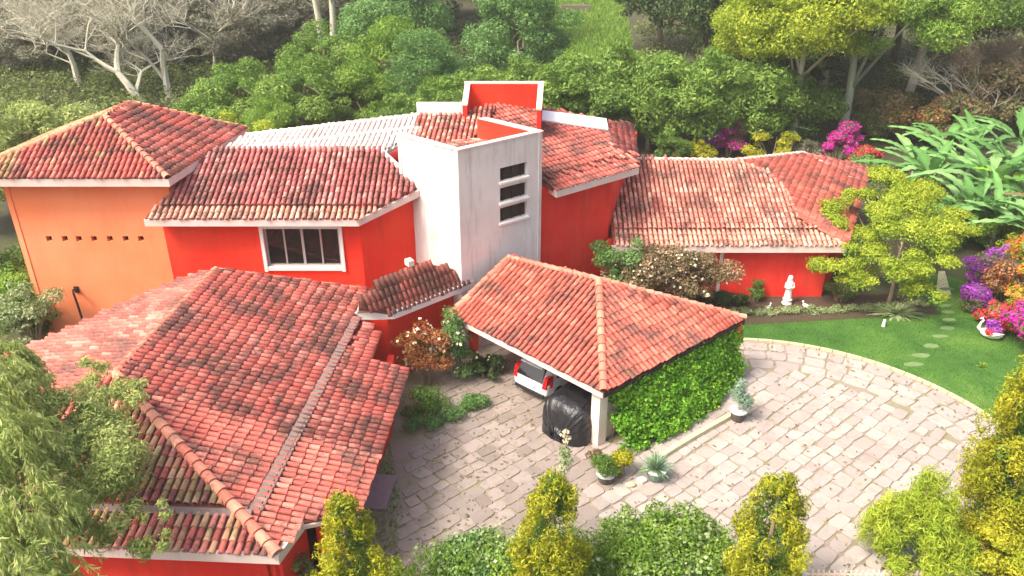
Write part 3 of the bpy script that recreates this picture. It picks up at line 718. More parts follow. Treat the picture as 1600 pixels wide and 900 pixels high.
# ------------------------------------------------------------------ carport
cp = empty('carport', (3.2, 24.5, 0), 'open carport with square hipped clay tile roof on a cream post', 'carport')
cpo = Vector((3.2, 24.5, 0))
EC = 2.75
k0 = at(705, 491, EC); k1 = at(943, 612, EC); k2 = at(1163, 497, EC)
kap = at(936, 438, 4.65); pL = plane(k0, k1, kap); ktop = onp(795, 404, pL)
pR = plane(k1, k2, kap)
def cpl(pts): return [Vector(p) - cpo for p in pts]
fC1, _ = roof_face(cp, cpl([k0, k1, kap, ktop]), M['tile_carport'])
fC2, _ = roof_face(cp, cpl([k1, k2, kap]), M['tile_carport'])
kb = k0 + (k2 - k1); 
for e0, e1 in ((k2, kap), (kap, ktop)):
    bn = Vector(((e1 - e0).y, -(e1 - e0).x, 0)).normalized() * .09; bt = Vector((0, 0, -.16)); e0 = e0 + (e1 - e0) * .02
    MB().prism(cpl([Vector((e0.x, e0.y, 0)), Vector((e1.x, e1.y, 0)), Vector((e1.x, e1.y, 0)) - bn * 2, Vector((e0.x, e0.y, 0)) - bn * 2]), cpl([e0 + bt, e1 + bt, e1 + bt - bn * 2, e0 + bt - bn * 2])).build('back_wall', M['red_deep'], cp)
ridge(fC1, *cpl([k1, kap]), .17, M['ridge'], Ls=.45); ridge(fC1, *cpl([ktop, kap]), .13, M['ridge']); ridge(fC2, *cpl([k2, kap]), .13, M['ridge']); ridge(fC1, *cpl([k0, ktop]), .15, M['ridge'])
MB().beam(*[p + Vector((0, 0, -.16)) for p in cpl([k0, k1])], .1, .2).build('eave_board', M['fascia'], cp)
MB().beam(*[p + Vector((0, 0, -.16)) for p in cpl([k1, k2])], .1, .2).build('eave_board', M['timber'], cp)
cdr = (k2 - k1).normalized(); cdl = (k0 - k1).normalized()
pb = k1 + (cdr + cdl) * .5; pbp = Vector((pb.x, pb.y, 0)) - cpo
MB().box((pbp.x - .05, pbp.y + .0, 1.3), (.42, .42, 2.6), math.atan2(cdr.y, cdr.x)).build('post', M['cream'], cp)
s0 = pb + cdr * .3; s1 = k2 + (-cdr + cdl) * .5
wall(cp, M['cream'], Vector((s0.x, s0.y, 0)) - cpo, Vector((s1.x, s1.y, 0)) - cpo, 0, 2.6, th=.18, name='side_wall')
pc2 = k0 + (cdr - cdl) * .6
MB().box((pc2.x - cpo.x, pc2.y - cpo.y, 1.3), (.3, .3, 2.6), .7).build('post', M['red_deep'], cp)
for k in range(5):
    a = k1.lerp(k2, .08 + k * .08); b = k0.lerp(kb, .08 + k * .08)
    MB().beam(Vector((a.x, a.y, 2.56)) - cpo, Vector((b.x, b.y, 2.56)) - cpo, .1, .16).build('rafter', M['timber'], cp)
TILES[cp.name] = [(r, mx, p, m) for r, mx, p, m in TILES[cp.name]]
_l = TILES[cp.name]; _px = px
def flush_local(thing, off, cap=300):
    lst = TILES[thing.name]; order = sorted(range(len(lst)), key=lambda i: px(lst[i][2] + off)[2]); solo = set(order[:cap]); groups = {}
    for i, (roof, Mx, p, m) in enumerate(lst):
        if i in solo:
            o = bpy.data.objects.new('roof_tile', tile_mesh(m)); COL.objects.link(o); o.parent = roof; o.matrix_local = Matrix.Translation(p) @ Mx.to_4x4()
        else: groups.setdefault((roof.name, m.name), (roof, m, []))[2].append(TV @ np.array(Mx).T + np.array(p))
    for roof, m, L_ in groups.values():
        n = len(L_); V = np.concatenate(L_); F = (TF[None] + len(TV) * np.arange(n)[:, None, None]).reshape(-1, 4)
        o = np_mesh('roof_tile_field', V, F, m, roof, np.repeat(rng.random(n), len(TV))); o['kind'] = 'stuff'
flush_local(cp, cpo)

# ------------------------------------------------------------------ paving
drive = tag(MB().add([(p[0], p[1], .010) for p in drive_poly], [tuple(range(len(drive_poly)))]).build('driveway', M['joint']), kind='structure')
stones = []
def in_drive(x, y):
    r = math.hypot(x - DC.x, y - DC.y)
    if r > DR - .1 and not inside(drive_poly, x, y): return False
    return inside(drive_poly, x, y)
def stone(corners, zt):
    """corners CCW; chamfered slab"""
    c = sum(corners, Vector()) / len(corners); top = []; n = len(corners)
    for i in range(n):
        a = corners[i]; p = corners[i - 1]; q = corners[(i + 1) % n]
        top += [a.lerp(p, random.uniform(.07, .2)), a.lerp(q, random.uniform(.07, .2))]
    hi = [c + (p - c) * .965 + Vector((0, 0, zt)) for p in top]; lo = [p + Vector((0, 0, .011)) for p in top]
    return c, lo, hi
PA = R(41); ca, sa = math.cos(PA), math.sin(PA)
row = -30
v = -30.0
while v < 30:
    rh = random.uniform(.44, .62); u = -30 + random.random() * .5
    while u < 30:
        wd = random.uniform(.48, .88); gpp = .016
        cs = [Vector((u + gpp, v + gpp, 0)), Vector((u + wd - gpp, v + gpp, 0)), Vector((u + wd - gpp, v + rh - gpp, 0)), Vector((u + gpp, v + rh - gpp, 0))]
        cs = [Vector((p.x + random.uniform(-.055, .055), p.y + random.uniform(-.055, .055), 0)) for p in cs]
        cs = [Vector((p.x * ca - p.y * sa + 6, p.x * sa + p.y * ca + 23, 0)) for p in cs]
        c = sum(cs, Vector()) / 4; r = math.hypot(c.x - DC.x, c.y - DC.y)
        if all(in_drive(p.x, p.y) for p in cs) and not (r > DR - 2.25 and c.x > 8.0 and c.y > 17.0) and not (c.x < -4.2 + .1 * (c.y - 17)) and not inside([(k1.x, k1.y + .2), (k2.x, k2.y), (kb.x, kb.y), (k1.x + 2.2, k1.y + 3)], c.x, c.y):
            stones.append(stone(cs, random.uniform(.035, .055)))
        u += wd
    v += rh
for r0_, r1_ in ((DR - 2.2, DR - 1.52), (DR - 1.52, DR - .80), (DR - .80, DR - .08)):
    a = -40.0
    while a < 108:
        da = math.degrees(random.uniform(.62, 1.05) / r0_)
        cs = []
        for rr, aa in ((r0_ + .03, a + .2), (r1_ - .03, a + .2), (r1_ - .03, a + da - .2), (r0_ + .03, a + da - .2)):
            aa = R(aa); cs.append(Vector((DC.x + rr * math.cos(aa) + random.uniform(-.03, .03), DC.y + rr * math.sin(aa) + random.uniform(-.03, .03), 0)))
        if cs[0].x > 7.7: stones.append(stone(cs, random.uniform(.04, .06)))
        a += da
vis = []
for i, s in enumerate(stones):
    x, y, f = px(s[0])
    hid = (inside([(945, 612), (1163, 497), (1155, 650), (1000, 750), (945, 740)], x, y) or (x < 600) or y > 885 or (780 < x < 940 and y > 760) or (940 < x < 1130 and y > 800))
    vis.append((f if not hid and 0 < x < 1600 and y < 900 else 1e5 + f, i))
brown = lambda c: c.x + .8 * math.sin(c.x * 91 + c.y * 57) < 3.2 - (c.y - 22) * .05  # courtyard-side stones, which get the shade-darkened brown
vis.sort(); solo = {i for f, i in vis[:300]}
rest = MB()
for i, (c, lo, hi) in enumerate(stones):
    if i in solo: MB().prism([p - c for p in lo], [p - c for p in hi]).build('paving_stone', M['paver_brown_shaded' if brown(c) else 'paver'], drive, loc=c)
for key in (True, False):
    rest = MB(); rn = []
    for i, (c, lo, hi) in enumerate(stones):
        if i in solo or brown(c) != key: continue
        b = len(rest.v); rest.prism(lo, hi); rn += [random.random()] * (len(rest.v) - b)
    o = rest.build('paving_field', M['paver_brown_shaded' if key else 'paver'], drive, kind='stuff'); a_ = o.data.attributes.new('rnd', 'FLOAT', 'POINT'); a_.data.foreach_set('value', rn)
# mossy kerb stones round the sweep
a = -36.0
while a < 96:
    da = math.degrees(random.uniform(.5, .8) / DR); m_ = R(a + da / 2)
    MB().box((0, 0, .055), (.16, math.radians(da) * DR - .03, .11)).build('kerb_stone', M['kerb'], drive, loc=(DC.x + (DR + .06) * math.cos(m_), DC.y + (DR + .06) * math.sin(m_), 0)).rotation_euler = (0, 0, m_)
    a += da
# stepping stones across the lawn
for i, (x, y, s_) in enumerate([(1478, 452, .30), (1476, 466, .3), (1477, 478, .28), (1481, 488, .28), (1483, 500, .28), (1480, 513, .28), (1470, 526, .3), (1455, 541, .32), (1440, 556, .34), (1428, 570, .34)]):
    p = at(x, y, .03); n = 9
    ring_ = [Vector((math.cos(2 * math.pi * k / n) * s_ * random.uniform(.85, 1.15) * 1.25, math.sin(2 * math.pi * k / n) * s_ * random.uniform(.8, 1.1) * .6, 0)) for k in range(n)]
    o = MB().prism(ring_, [q * .93 + Vector((0, 0, .04)) for q in ring_]).build('stepping_stone', M['step'], loc=p)
    names = ['at the far head of the garden path', 'second from the far head of the garden path', 'third down the garden path', 'in the upper bend of the garden path', 'just above the middle of the garden path', 'at the middle of the garden path', 'just below the middle of the path', 'third up from the driveway ring', 'next but one to the driveway ring', 'closest to the driveway ring']
    tag(o, 'mossy stepping stone in the lawn ' + names[i], 'stepping stone', 'stepping stones across the lawn')
# tufts of grass over the lawn
def tufts(name, poly, n, h, m, z=.03, label=None):
    xs = [p[0] for p in poly]; ys = [p[1] for p in poly]; P = []
    while len(P) < n:
        x, y = random.uniform(min(xs), max(xs)), random.uniform(min(ys), max(ys))
        if inside(poly, x, y): P.append((x, y, z))
    P = np.array(P); a = rng.random(n) * 6.283; hh = h * (.5 + rng.random(n)); lean = rng.normal(size=(n, 2)) * .4
    dx = np.stack([np.cos(a), np.sin(a), np.zeros(n)], 1) * .012 * (h / .05)
    tip = P + np.stack([lean[:, 0] * hh, lean[:, 1] * hh, hh], 1)
    V = np.stack([P - dx, P + dx, tip], 1).reshape(-1, 3)
    o = np_mesh(name, V, np.arange(3 * n).reshape(n, 3), m, None, np.repeat(rng.random(n), 3)); tag(o, label or 'short green grass blades of the lawn', 'grass', kind='stuff'); return o
tufts('grass', lp[:7] + [(DC.x + (DR + .25) * math.cos(R(a)), DC.y + (DR + .25) * math.sin(R(a))) for a in range(-42, 110, 4)], 60000, .05, M['grassy'])
tufts('weeds', [(-5.6, 16.6), (-5.4, 25), (-4.6, 25), (-3.6, 21), (-3.8, 17.5), (6, 16.5), (14.5, 16), (15, 14.5), (-5.6, 14.5)], 14000, .09, M['fresh'], .01, 'scrappy weeds along the edge of the courtyard paving')

tufts('meadow_grass', [(4, 88), (13, 88), (17, 132), (4, 132)], 16000, .35, M['fresh'], .02, 'longer pale grass of the far meadow gap')
# ------------------------------------------------------------------ climbing vine over the carport side
vine = empty('climbing_vine', (0, 0, 0), 'dense bright green climber covering the side wall of the carport', 'climber')
C = []; S = []
base0 = Vector((s0.x, s0.y, 0)); base1 = Vector((s1.x, s1.y, 0)); out = Vector((cdr.y, -cdr.x, 0))
for i in range(420):
    f = random.random(); z = random.uniform(.1, 2.62); o_ = (.12 + 1.35 * (1 - z / 2.8) ** 1.1 * (.55 + .45 * math.sin(3.1 * min(1, f + .12)) )) * random.uniform(.85, 1.1)
    p = base0.lerp(base1, f * 1.06) + out * o_; C.append((p.x, p.y, z)); s_ = random.uniform(.22, .4); S.append((s_, s_, s_ * .9))
foliage('foliage', M['vine'], vine, C, S, 42000, .125, up=.5, shell=.6, aspect=.7)
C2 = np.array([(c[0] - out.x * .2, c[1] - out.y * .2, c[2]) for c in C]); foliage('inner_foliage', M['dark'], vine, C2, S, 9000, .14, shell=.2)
mb = MB()
for i in range(9):
    p = base0.lerp(base1, .05 + .11 * i) + out * .1; mb.tube([(p.x, p.y, 0), (p.x + .1, p.y, 1.2), (p.x - .05, p.y + .1, 2.4)], [.04, .03, .015], 5)
mb.build('stem', M['bark'], vine)
ke = [at(1020, 722, .1), at(1085, 682, .1), at(1150, 645, .1)]
mb = MB(); mb.beam(ke[0], ke[1], .2, .24).beam(ke[1], ke[2], .2, .238)
tag(mb.build('planting_kerb', M['kerb']), 'pale narrow kerb edging the bed below the carport climber', 'kerb')

# ------------------------------------------------------------------ vehicles
def loft(rings, cap=True):
    n = len(rings[0]); v = [p for r in rings for p in r]
    f = [(i * n + k, (i + 1) * n + k, (i + 1) * n + (k + 1) % n, i * n + (k + 1) % n) for i in range(len(rings) - 1) for k in range(n)]
    if cap: f += [tuple(range(n)), tuple((len(rings) - 1) * n + k for k in reversed(range(n)))]
    return v, f
def subsurf(o, lv=1):
    m = o.modifiers.new('smooth', 'SUBSURF'); m.levels = lv; m.render_levels = lv
def car_ring(x, wb, wt, z0, zb, zt):     # lower body half width wb up to the belt zb, roof half width wt at zt
    pts = [(wb * .55, z0), (wb * .93, z0 + .06), (wb, z0 + .28), (wb * .99, zb - .06), (wb * .93, zb), (wt + .04, (zb + zt) / 2), (wt * .9, zt - .03), (wt * .45, zt)]
    return [Vector((x, y, z)) for y, z in pts] + [Vector((x, -y, z)) for y, z in reversed(pts)]
hd = Vector((.66, .75, 0)).normalized(); hz = math.atan2(hd.y, hd.x)
carp = Vector((.70, 27.75, .05))
car = empty('parked_car', carp, 'small white hatchback parked tail out under the carport', 'car', rz=hz); car.scale = (1.06, 1.1, 1.06)
prof = [(0, .74, .52, .32, .80, .84), (.06, .80, .55, .24, .88, .98), (.28, .83, .56, .22, .92, 1.30), (.62, .84, .57, .20, .93, 1.46), (1.5, .85, .58, .20, .92, 1.52), (2.2, .85, .57, .20, .91, 1.47), (2.75, .84, .54, .2, .89, 1.12), (3.0, .83, .55, .2, .86, .93), (3.45, .78, .5, .22, .76, .80), (3.62, .66, .4, .3, .6, .64)]
vv, ff = loft([car_ring(*p) for p in prof]); o = MB().add(vv, ff).build('body', M['carwhite'], car, smooth=True); subsurf(o, 2)
rw = MB().add([(-.035, -.60, .93), (-.035, .60, .93), (.27, .50, 1.41), (.27, -.50, 1.41), (.10, -.56, .93), (.10, .56, .93), (.46, .48, 1.38), (.46, -.48, 1.38)], [(0, 3, 2, 1), (4, 5, 6, 7), (0, 1, 5, 4), (1, 2, 6, 5), (2, 3, 7, 6), (3, 0, 4, 7)])
rw.build('rear_window', M['carglass'], car)
ws = MB().add([(2.28, -.52, 1.42), (2.28, .52, 1.42), (3.0, .62, .95), (3.0, -.62, .95)], [(0, 1, 2, 3)]).build('windscreen', M['carglass'], car); ws.location = (.03, 0, .03)
for s_ in (-1, 1):
    MB().prism([Vector((.6, s_ * .80, .97)), Vector((2.5, s_ * .80, .97)), Vector((2.05, s_ * .63, 1.38)), Vector((.72, s_ * .63, 1.38))], [Vector((.6, s_ * .84, .97)), Vector((2.5, s_ * .84, .97)), Vector((2.05, s_ * .67, 1.38)), Vector((.72, s_ * .67, 1.38))]).build('side_window', M['carglass'], car)
    MB().prism([Vector((-.02, s_ * .58, .70)), Vector((-.02, s_ * .76, .72)), Vector((.10, s_ * .76, 1.16)), Vector((.12, s_ * .62, 1.14))], [Vector((.2, s_ * .60, .70)), Vector((.3, s_ * .845, .72)), Vector((.42, s_ * .79, 1.16)), Vector((.3, s_ * .62, 1.14))]).build('tail_light', M['lampred'], car)
    for x in (.68, 2.9):
        wh_ = MB().tube([(x, s_ * .62, .29), (x, s_ * .84, .29)], .29, 18).build('wheel', M['rubber'], car); MB().tube([(x, s_ * .83, .29), (x, s_ * .855, .29)], .17, 12).build('rim', M['chrome'], wh_)
MB().box((-.02, 0, .60), (.03, .46, .12)).build('number_plate', M['chrome'], car)
MB().box((.0, 0, .36), (.10, 1.34, .12)).build('bumper_trim', M['rubber'], car)
MB().box((.22, 0, 1.46), (.26, .98, .035)).build('spoiler', M['carwhite'], car)
MB().tube([(.02, .05, .95), (.17, .32, 1.1)], .012, 4).build('wiper', M['rubber'], car)
cvp = Vector((1.80, 25.15, .03)); hz2 = math.atan2(.76, .65)
cv = empty('covered_car', cvp, 'car hidden under a wrinkled black cover beside the cream post', 'car', rz=hz2)
rings = []; nx = 34; nr = 44
for i in range(nx + 1):
    x = -.25 + 4.3 * i / nx; f = i / nx
    e = min(1, f * 6.5) ; e2 = min(1, (1 - f) * 6); rnd_ = math.sqrt(max(0, 1 - (1 - e) ** 2)) * math.sqrt(max(0, 1 - (1 - e2) ** 2))
    hgt = (1.56 if .1 < f < .62 else 1.56 - (.55 * min(1, max(0, (f - .62) / .15))) if f >= .62 else 1.56) * (.25 + .75 * rnd_); wdt = 1.03 * (.25 + .75 * rnd_)
    rr = []
    for k in range(nr + 1):
        a = math.pi * k / nr; c_, s_ = math.cos(a), math.sin(a)
        yy = wdt * math.copysign(abs(c_) ** .42, c_); zz = hgt * abs(s_) ** .60
        wr = .03 * math.sin(k * 2.3 + i * .55) + .02 * math.sin(i * 1.9 + k * .4)
        rr.append(Vector((x + .02 * math.sin(k * 1.3), yy * (1 + wr), max(0, zz * (1 + wr * .5)))))
    rings.append(rr)
n = nr + 1; vv = [p for r in rings for p in r]; ff = [(i * n + k, i * n + k + 1, (i + 1) * n + k + 1, (i + 1) * n + k) for i in range(nx) for k in range(nr)] + [tuple(range(n)), tuple(nx * n + k for k in reversed(range(n)))]
o = MB().add(vv, ff).build('cover', M['cover'], cv, smooth=True); subsurf(o, 1)
MB().tube([(-.2, -.7, .12), (-.25, 0, .10), (-.2, .7, .12)], .02, 5).build('hem_cord', M['rubber'], cv)

# ------------------------------------------------------------------ statues, pots, fence
st = at(1229, 474, .05)
s_ = empty('garden_statue', st, 'tall white robed statue standing before the red wing wall', 'statue')
MB().lathe((0, 0, 0), [(.24, 0), (.25, .05), (.2, .1), (.19, .22), (.23, .26)], 12).build('plinth', M['stone_white'], s_)
mb = MB().lathe((0, 0, .26), [(.19, 0), (.20, .05), (.175, .25), (.15, .5), (.16, .68), (.19, .82), (.17, .92), (.08, .99), (.06, 1.02)], 14, 1, .78)
mb.build('robe', M['stone_white'], s_, smooth=True)
MB().ball((0, -.01, 1.37), .095, 8, .88, .95, 1.2).build('head', M['stone_white'], s_, smooth=True)
MB().lathe((0, .03, 1.12), [(.17, -.2), (.16, 0), (.13, .16), (.125, .28), (.09, .37), (.02, .40)], 12, 1, .7).build('veil', M['stone_white'], s_, smooth=True)
mb = MB()
for k in (-1, 1): mb.tube([(k * .17, 0, 1.12), (k * .21, -.06, .92), (k * .10, -.17, .90), (k * .01, -.2, 1.0)], [.055, .05, .04, .025], 7)
mb.build('arm', M['stone_white'], s_, smooth=True)
def duck(p, rz, label):
    o = empty('duck_ornament', p, label, 'ornament', 'small white bird ornaments by the statue', rz); o.scale = (.7, .7, .7)
    MB().ball((0, 0, .14), .15, 7, 1.45, .95, .85).tube([(-.16, 0, .16), (-.28, 0, .24)], [.08, .02], 7).build('body', M['stone_white'], o, smooth=True)
    MB().tube([(.14, 0, .18), (.19, 0, .30), (.18, 0, .36)], [.07, .045, .045], 7).ball((.2, 0, .39), .062, 6).tube([(.24, 0, .385), (.31, 0, .375)], [.025, .012], 5).build('head', M['stone_white'], o, smooth=True)
duck(at(1200, 483, .05), .6, 'small white bird ornament in the border, statue on its right')
duck(at(1258, 480, .05), 2.4, 'small white bird ornament in the border, statue on its left')
sw = empty('swan_planter', at(1547, 527, .04), 'white swan shaped planter with purple flowers by the bougainvillea', 'planter', rz=2.6)
MB().lathe((0, 0, 0), [(.16, 0), (.30, .08), (.36, .2), (.33, .32), (.27, .3), (.25, .24)], 14, 1.35, .85).build('body', M['stone_white'], sw, smooth=True)
MB().tube([(.38, 0, .2), (.56, 0, .38), (.5, 0, .62), (.42, 0, .78), (.5, 0, .86), (.6, 0, .8)], [.11, .075, .055, .05, .06, .02], 8).build('neck', M['stone_white'], sw, smooth=True)
for k in (-1, 1): MB().tube([(.2, k * .28, .2), (-.1, k * .36, .34), (-.5, k * .26, .42)], [.08, .1, .02], 7).build('wing', M['stone_white'], sw, smooth=True)
foliage('blossom_cover', M['purple'], sw, [(0, 0, .55), (-.15, .1, .5), (.1, -.1, .6), (0, 0, .75)], [(.25, .22, .18)] * 4, 700, .09, aspect=.8)['kind'] = 'stuff'
foliage('foliage', M['redf'], sw, [(.1, .3, .4), (-.3, -.2, .4)], [(.2, .2, .15)] * 2, 260, .09, aspect=.8)
def spiky(parent, m, n, L0, z, w_=.045, up=.6, curve=.35):
    V = []; F = []; q = []
    for i in range(n):
        a = rng.random() * 6.283; e = rng.uniform(.15, 1.35); Ld = L0 * rng.uniform(.7, 1.1)
        d = np.array([math.cos(a) * math.cos(e), math.sin(a) * math.cos(e), math.sin(e)]); sd__ = np.array([-math.sin(a), math.cos(a), 0]); b = len(V); pr_ = rng.random()
        for k in range(4):
            f = k / 3; p = np.array([0, 0, z]) + d * Ld * f + np.array([0, 0, -curve * Ld * f * f * math.cos(e)]); ww_ = w_ * (1 - f) ** .7 * (.7 + .6 * (k > 0))
            V += [p - sd__ * ww_, p + sd__ * ww_]; q += [pr_, pr_]
        F += [(b + 2 * k, b + 2 * k + 1, b + 2 * k + 3, b + 2 * k + 2) for k in range(3)]
    return np_mesh('foliage', np.array(V), np.array(F), m, parent, np.array(q))
def potted(p, label, plant, potm='pot', r=.3, h=.38):
    o = empty('potted_plant', p, label, 'potted plant')
    pt = MB().lathe((0, 0, 0), [(r * .68, 0), (r * .8, h * .3), (r * .95, h * .85), (r, h * .86), (r, h), (r * .88, h), (r * .86, h * .8), (.01, h * .78)], 20).build('pot', M[potm], o, smooth=False)
    MB().lathe((0, 0, h - .01), [(r * .9, 0), (r * 1.05, 0), (r * 1.05, .045), (r * .9, .045)], 20).build('rim', M['pot_rim'], pt)
    plant(o); return o
potted(at(1024, 748, .04), 'round grey pot with a spiky blue green agave under the climber', lambda o: (spiky(o, M['bluegrey'], 90, .85, .4, .03, curve=.2), spiky(o, M['blue'], 60, .7, .4, .035)), r=.36, h=.42)
potted(at(1152, 655, .04), 'dark square looking pot with feathery pale shrub at the far end of the climber', lambda o: (foliage('foliage', M['bluegrey'], o, crown_clumps((0, 0, 1.0), (.45, .45, .6), 16, .25)[0], [(.25, .25, .25)] * 16, 1700, .12, shell=.3, aspect=.25), MB().tube([(0, 0, .3), (.05, 0, 1.2)], [.03, .012], 5).build('stem', M['bark'], o)), 'terra', .33, .42)
potted(at(946, 752, .02), 'dark pot with round green shrub at the foot of the cream post', lambda o: (foliage('foliage', M['mid'], o, crown_clumps((0, 0, .62), (.42, .42, .36), 16, .22)[0], [(.24, .24, .2)] * 16, 2600, .08, shell=.4), MB().tube([(0, 0, .2), (0, 0, .7)], [.04, .02], 5).build('stem', M['bark'], o)), 'terra', .33, .36)
bush('dry_shrub', at(928, 722, 0), 'wispy greyish dry shrub against the cream post', 'shrub', 'brown', (.3, .3, .35), 9, .16, 500, .08)
bush('blossom_shrub', at(968, 745, 0), 'yellowing shrub at the near end of the carport climber', 'shrub', 'yellow', (.35, .35, .7), 14, .22, 2400, .10)
for x, y, lb in ((1003, 752, 'pale rough rock beside the grey agave pot'), (985, 760, 'small brown rock in front of the carport climber')):
    tag(MB().ball((0, 0, .07), .16, 5, 1.2, .8, .7).build('garden_rock', M['stone_white' if x > 1000 else 'kerb'], loc=at(x, y, .02)), lb, 'rock')
# picket fence low in the right foreground
fp0 = at(1270, 893, .9); fp1 = at(1520, 893, .9); fp1.y = fp0.y
fn = empty('picket_fence', (0, 0, 0), 'low pale picket fence along the front garden', 'fence')
nP = 30
for i in range(nP):
    x = fp0.x + (fp1.x - fp0.x) * i / (nP - 1) ; MB().box((0, 0, .45), (.05, .03, .95)).add([(-.025, -.015, .925), (.025, -.015, .925), (.025, .015, .925), (-.025, .015, .925), (0, 0, .99)], [(0, 1, 4), (1, 2, 4), (2, 3, 4), (3, 0, 4)]).build('picket', M['cream'], fn, loc=(x, fp0.y, random.uniform(-.03, .02)))
for z in (.3, .75): MB().beam((fp0.x - .2, fp0.y + .035, z), (fp1.x + .2, fp0.y + .035, z), .03, .06).build('rail', M['cream'], fn)
# low stone step by the D wall
sp = at(592, 772, 0)
tag(MB().box((0, 0, .07), (.9, 1.7, .14), -.1).build('stone_step', plain('violet_stone', (.24, .19, .2), .6, .2), loc=sp), 'flat greyish violet stone step beside the low front eave', 'step')

# ------------------------------------------------------------------ planting
# courtyard beds
def hedge(name, pts, label, lm, w_, h_, n, size, cat='hedge', fl=None):
    o = empty(name, (0, 0, 0), label, cat); C = []; S = []
    for a, b in zip(pts[:-1], pts[1:]):
        k = max(2, int((b - a).length / .22))
        for i in range(k):
            for j in range(2):
                p = a.lerp(b, (i + random.random()) / k); C.append((p.x + random.uniform(-w_, w_) * .5, p.y + random.uniform(-w_, w_) * .5, random.uniform(.3, .85) * h_)); s__ = random.uniform(.35, .6) * w_; S.append((s__, s__, h_ * .35))
    foliage('foliage', M[lm], o, C, S, n, size, shell=.4)
    if fl:
        k = rng.random(len(C)) < .5; foliage('blossom_cover', M[fl[0]], o, np.array(C)[k], np.array(S)[k] * 1.1, fl[1], fl[2], shell=.9, aspect=.9)
    return o
hedge('low_hedge', [at(640, 672), at(700, 662), at(760, 628)], 'low clipped hedge bordering the shaded courtyard', 'blue', .6, .5, 6500, .09)
hedge('ground_cover', [at(1140, 492), at(1240, 489), at(1360, 484), at(1450, 478)], 'pale low ground cover strip edging the lawn below the statue', 'pale', .45, .28, 8000, .09, 'ground cover')
bush('flowering_climber', at(668, 600, 0), 'rust coloured rambling shrub against the red courtyard wall', 'shrub', 'rust', (1.25, .8, 1.9), 46, .36, 6500, .10, flowers=[('creamf', 160, .14, .4)])
bush('green_rose_bush', at(712, 590, 0), 'tall green shrub with cream blossoms at the left corner of the carport', 'shrub', 'blue', (.75, .7, 1.75), 30, .34, 5200, .11, flowers=[('creamf', 90, .16, .5)])
bush('courtyard_shrub', at(665, 645, 0), 'dark leafy shrub behind the low courtyard hedge', 'shrub', 'mid', (.7, .6, .6), 16, .3, 2600, .11)
bush('shade_shrub', at(760, 590, 0), 'small dark shrub in the shade beneath the carport eave', 'shrub', 'dark', (.8, .7, .6), 16, .3, 2500, .12, flowers=[('creamf', 20, .12, .3)])
# bushes before the wing
bush('blossom_bush', Vector((7.0, 34.4, 0)), 'large brownish bush full of faded cream blossom hiding the wing', 'bush', 'brown', (3.0, 1.4, 2.25), 130, .55, 34000, .14, flowers=[('creamf', 1900, .12, .6)])
bush('leafy_bush', Vector((5.0, 34.2, 0)), 'bluish green leafy bush where the tall red wall meets the wing', 'bush', 'blue', (1.4, 1.0, 2.5), 34, .45, 7500, .13)
bush('green_shrub', Vector((7.4, 33.5, 0)), 'fresh green upright shrub in front of the faded blossom bush', 'bush', 'fresh', (.5, .5, 1.0), 16, .28, 2500, .11)
bush('border_shrub', at(1120, 480, 0), 'dark green shrub at the left foot of the red wing wall', 'bush', 'dark', (1.5, .5, .6), 22, .3, 4200, .11)
bush('border_shrub', at(1180, 470, 0), 'small deep green shrub growing left of the statue', 'bush', 'mid', (.55, .4, .6), 12, .25, 1500, .1)
bush('border_shrub', at(1310, 470, 0), 'low brown green shrub right of the statue by the wing corner', 'bush', 'olive', (.9, .4, .5), 14, .25, 1900, .1)
# garden tree with flat layers
gt = empty('garden_tree', at(1387, 477, 0), 'spreading yellow green tree with flat layered canopy on the lawn edge', 'tree')
C = []; S = []
tp = at(1387, 477, 0)
for x, y, z, r_ in [(1270, 300, 3.4, .8), (1300, 330, 3.7, 1.1), (1340, 375, 3.2, 1.1), (1310, 410, 2.6, 1.0), (1350, 430, 2.1, .9), (1400, 290, 4.6, 1.2), (1440, 310, 4.4, 1.3), (1370, 320, 4.4, 1.2), (1410, 345, 4.0, 1.3), (1460, 350, 3.9, 1.2), (1490, 380, 3.4, 1.0), (1450, 400, 2.9, 1.1), (1400, 400, 3.0, 1.1), (1380, 270, 4.9, .9), (1430, 440, 2.1, .9), (1500, 350, 3.7, .8), (1340, 300, 4.3, .9), (1330, 440, 1.8, .6)]:
    p = at(x, y, z) - tp
    for k in range(5): C.append((p.x + random.uniform(-.8, .8) * r_, p.y + random.uniform(-1.15, 1.15) * r_, z + random.uniform(-.3, .3))); q = r_ * random.uniform(.4, .75); S.append((q, q, q * .46))
foliage('crown', M['lime'], gt, C, S, 60000, .13, up=.6, shell=.1)
sel = rng.random(len(C)) < .5; foliage('lower_foliage', M['fresh'], gt, np.array(C)[sel] - np.array([0, 0, .25]), np.array(S)[sel], 9000, .13, up=.8, shell=.3)
trunk_limbs(gt, M['bark'], -.1, 3.6, .11, C, 9)
fern = empty('fern_clump', at(1400, 492, .02), 'pale feathery fern clump on the lawn at the foot of the layered tree', 'fern'); spiky(fern, M['pale'], 120, 1.0, .05, .05, curve=.5)
fern.scale = (1.9, 1, .6)
tag(MB().tube([(0, 0, 0), (0, 0, .35)], [.09, .06], 7).build('cut_stump', M['stone_white'], loc=at(1380, 510, .02)), 'short pale stump standing in the lawn below the fern', 'stump')
fern2 = empty('lawn_weed', at(1535, 575, .02), 'small pale green weed tuft on the open lawn', 'weed'); spiky(fern2, M['fresh'], 26, .35, .02, .04)
sheet('garden_path', [at(1462, 462), at(1486, 462), at(1476, 425), at(1466, 425)], .05, M['kerb'])
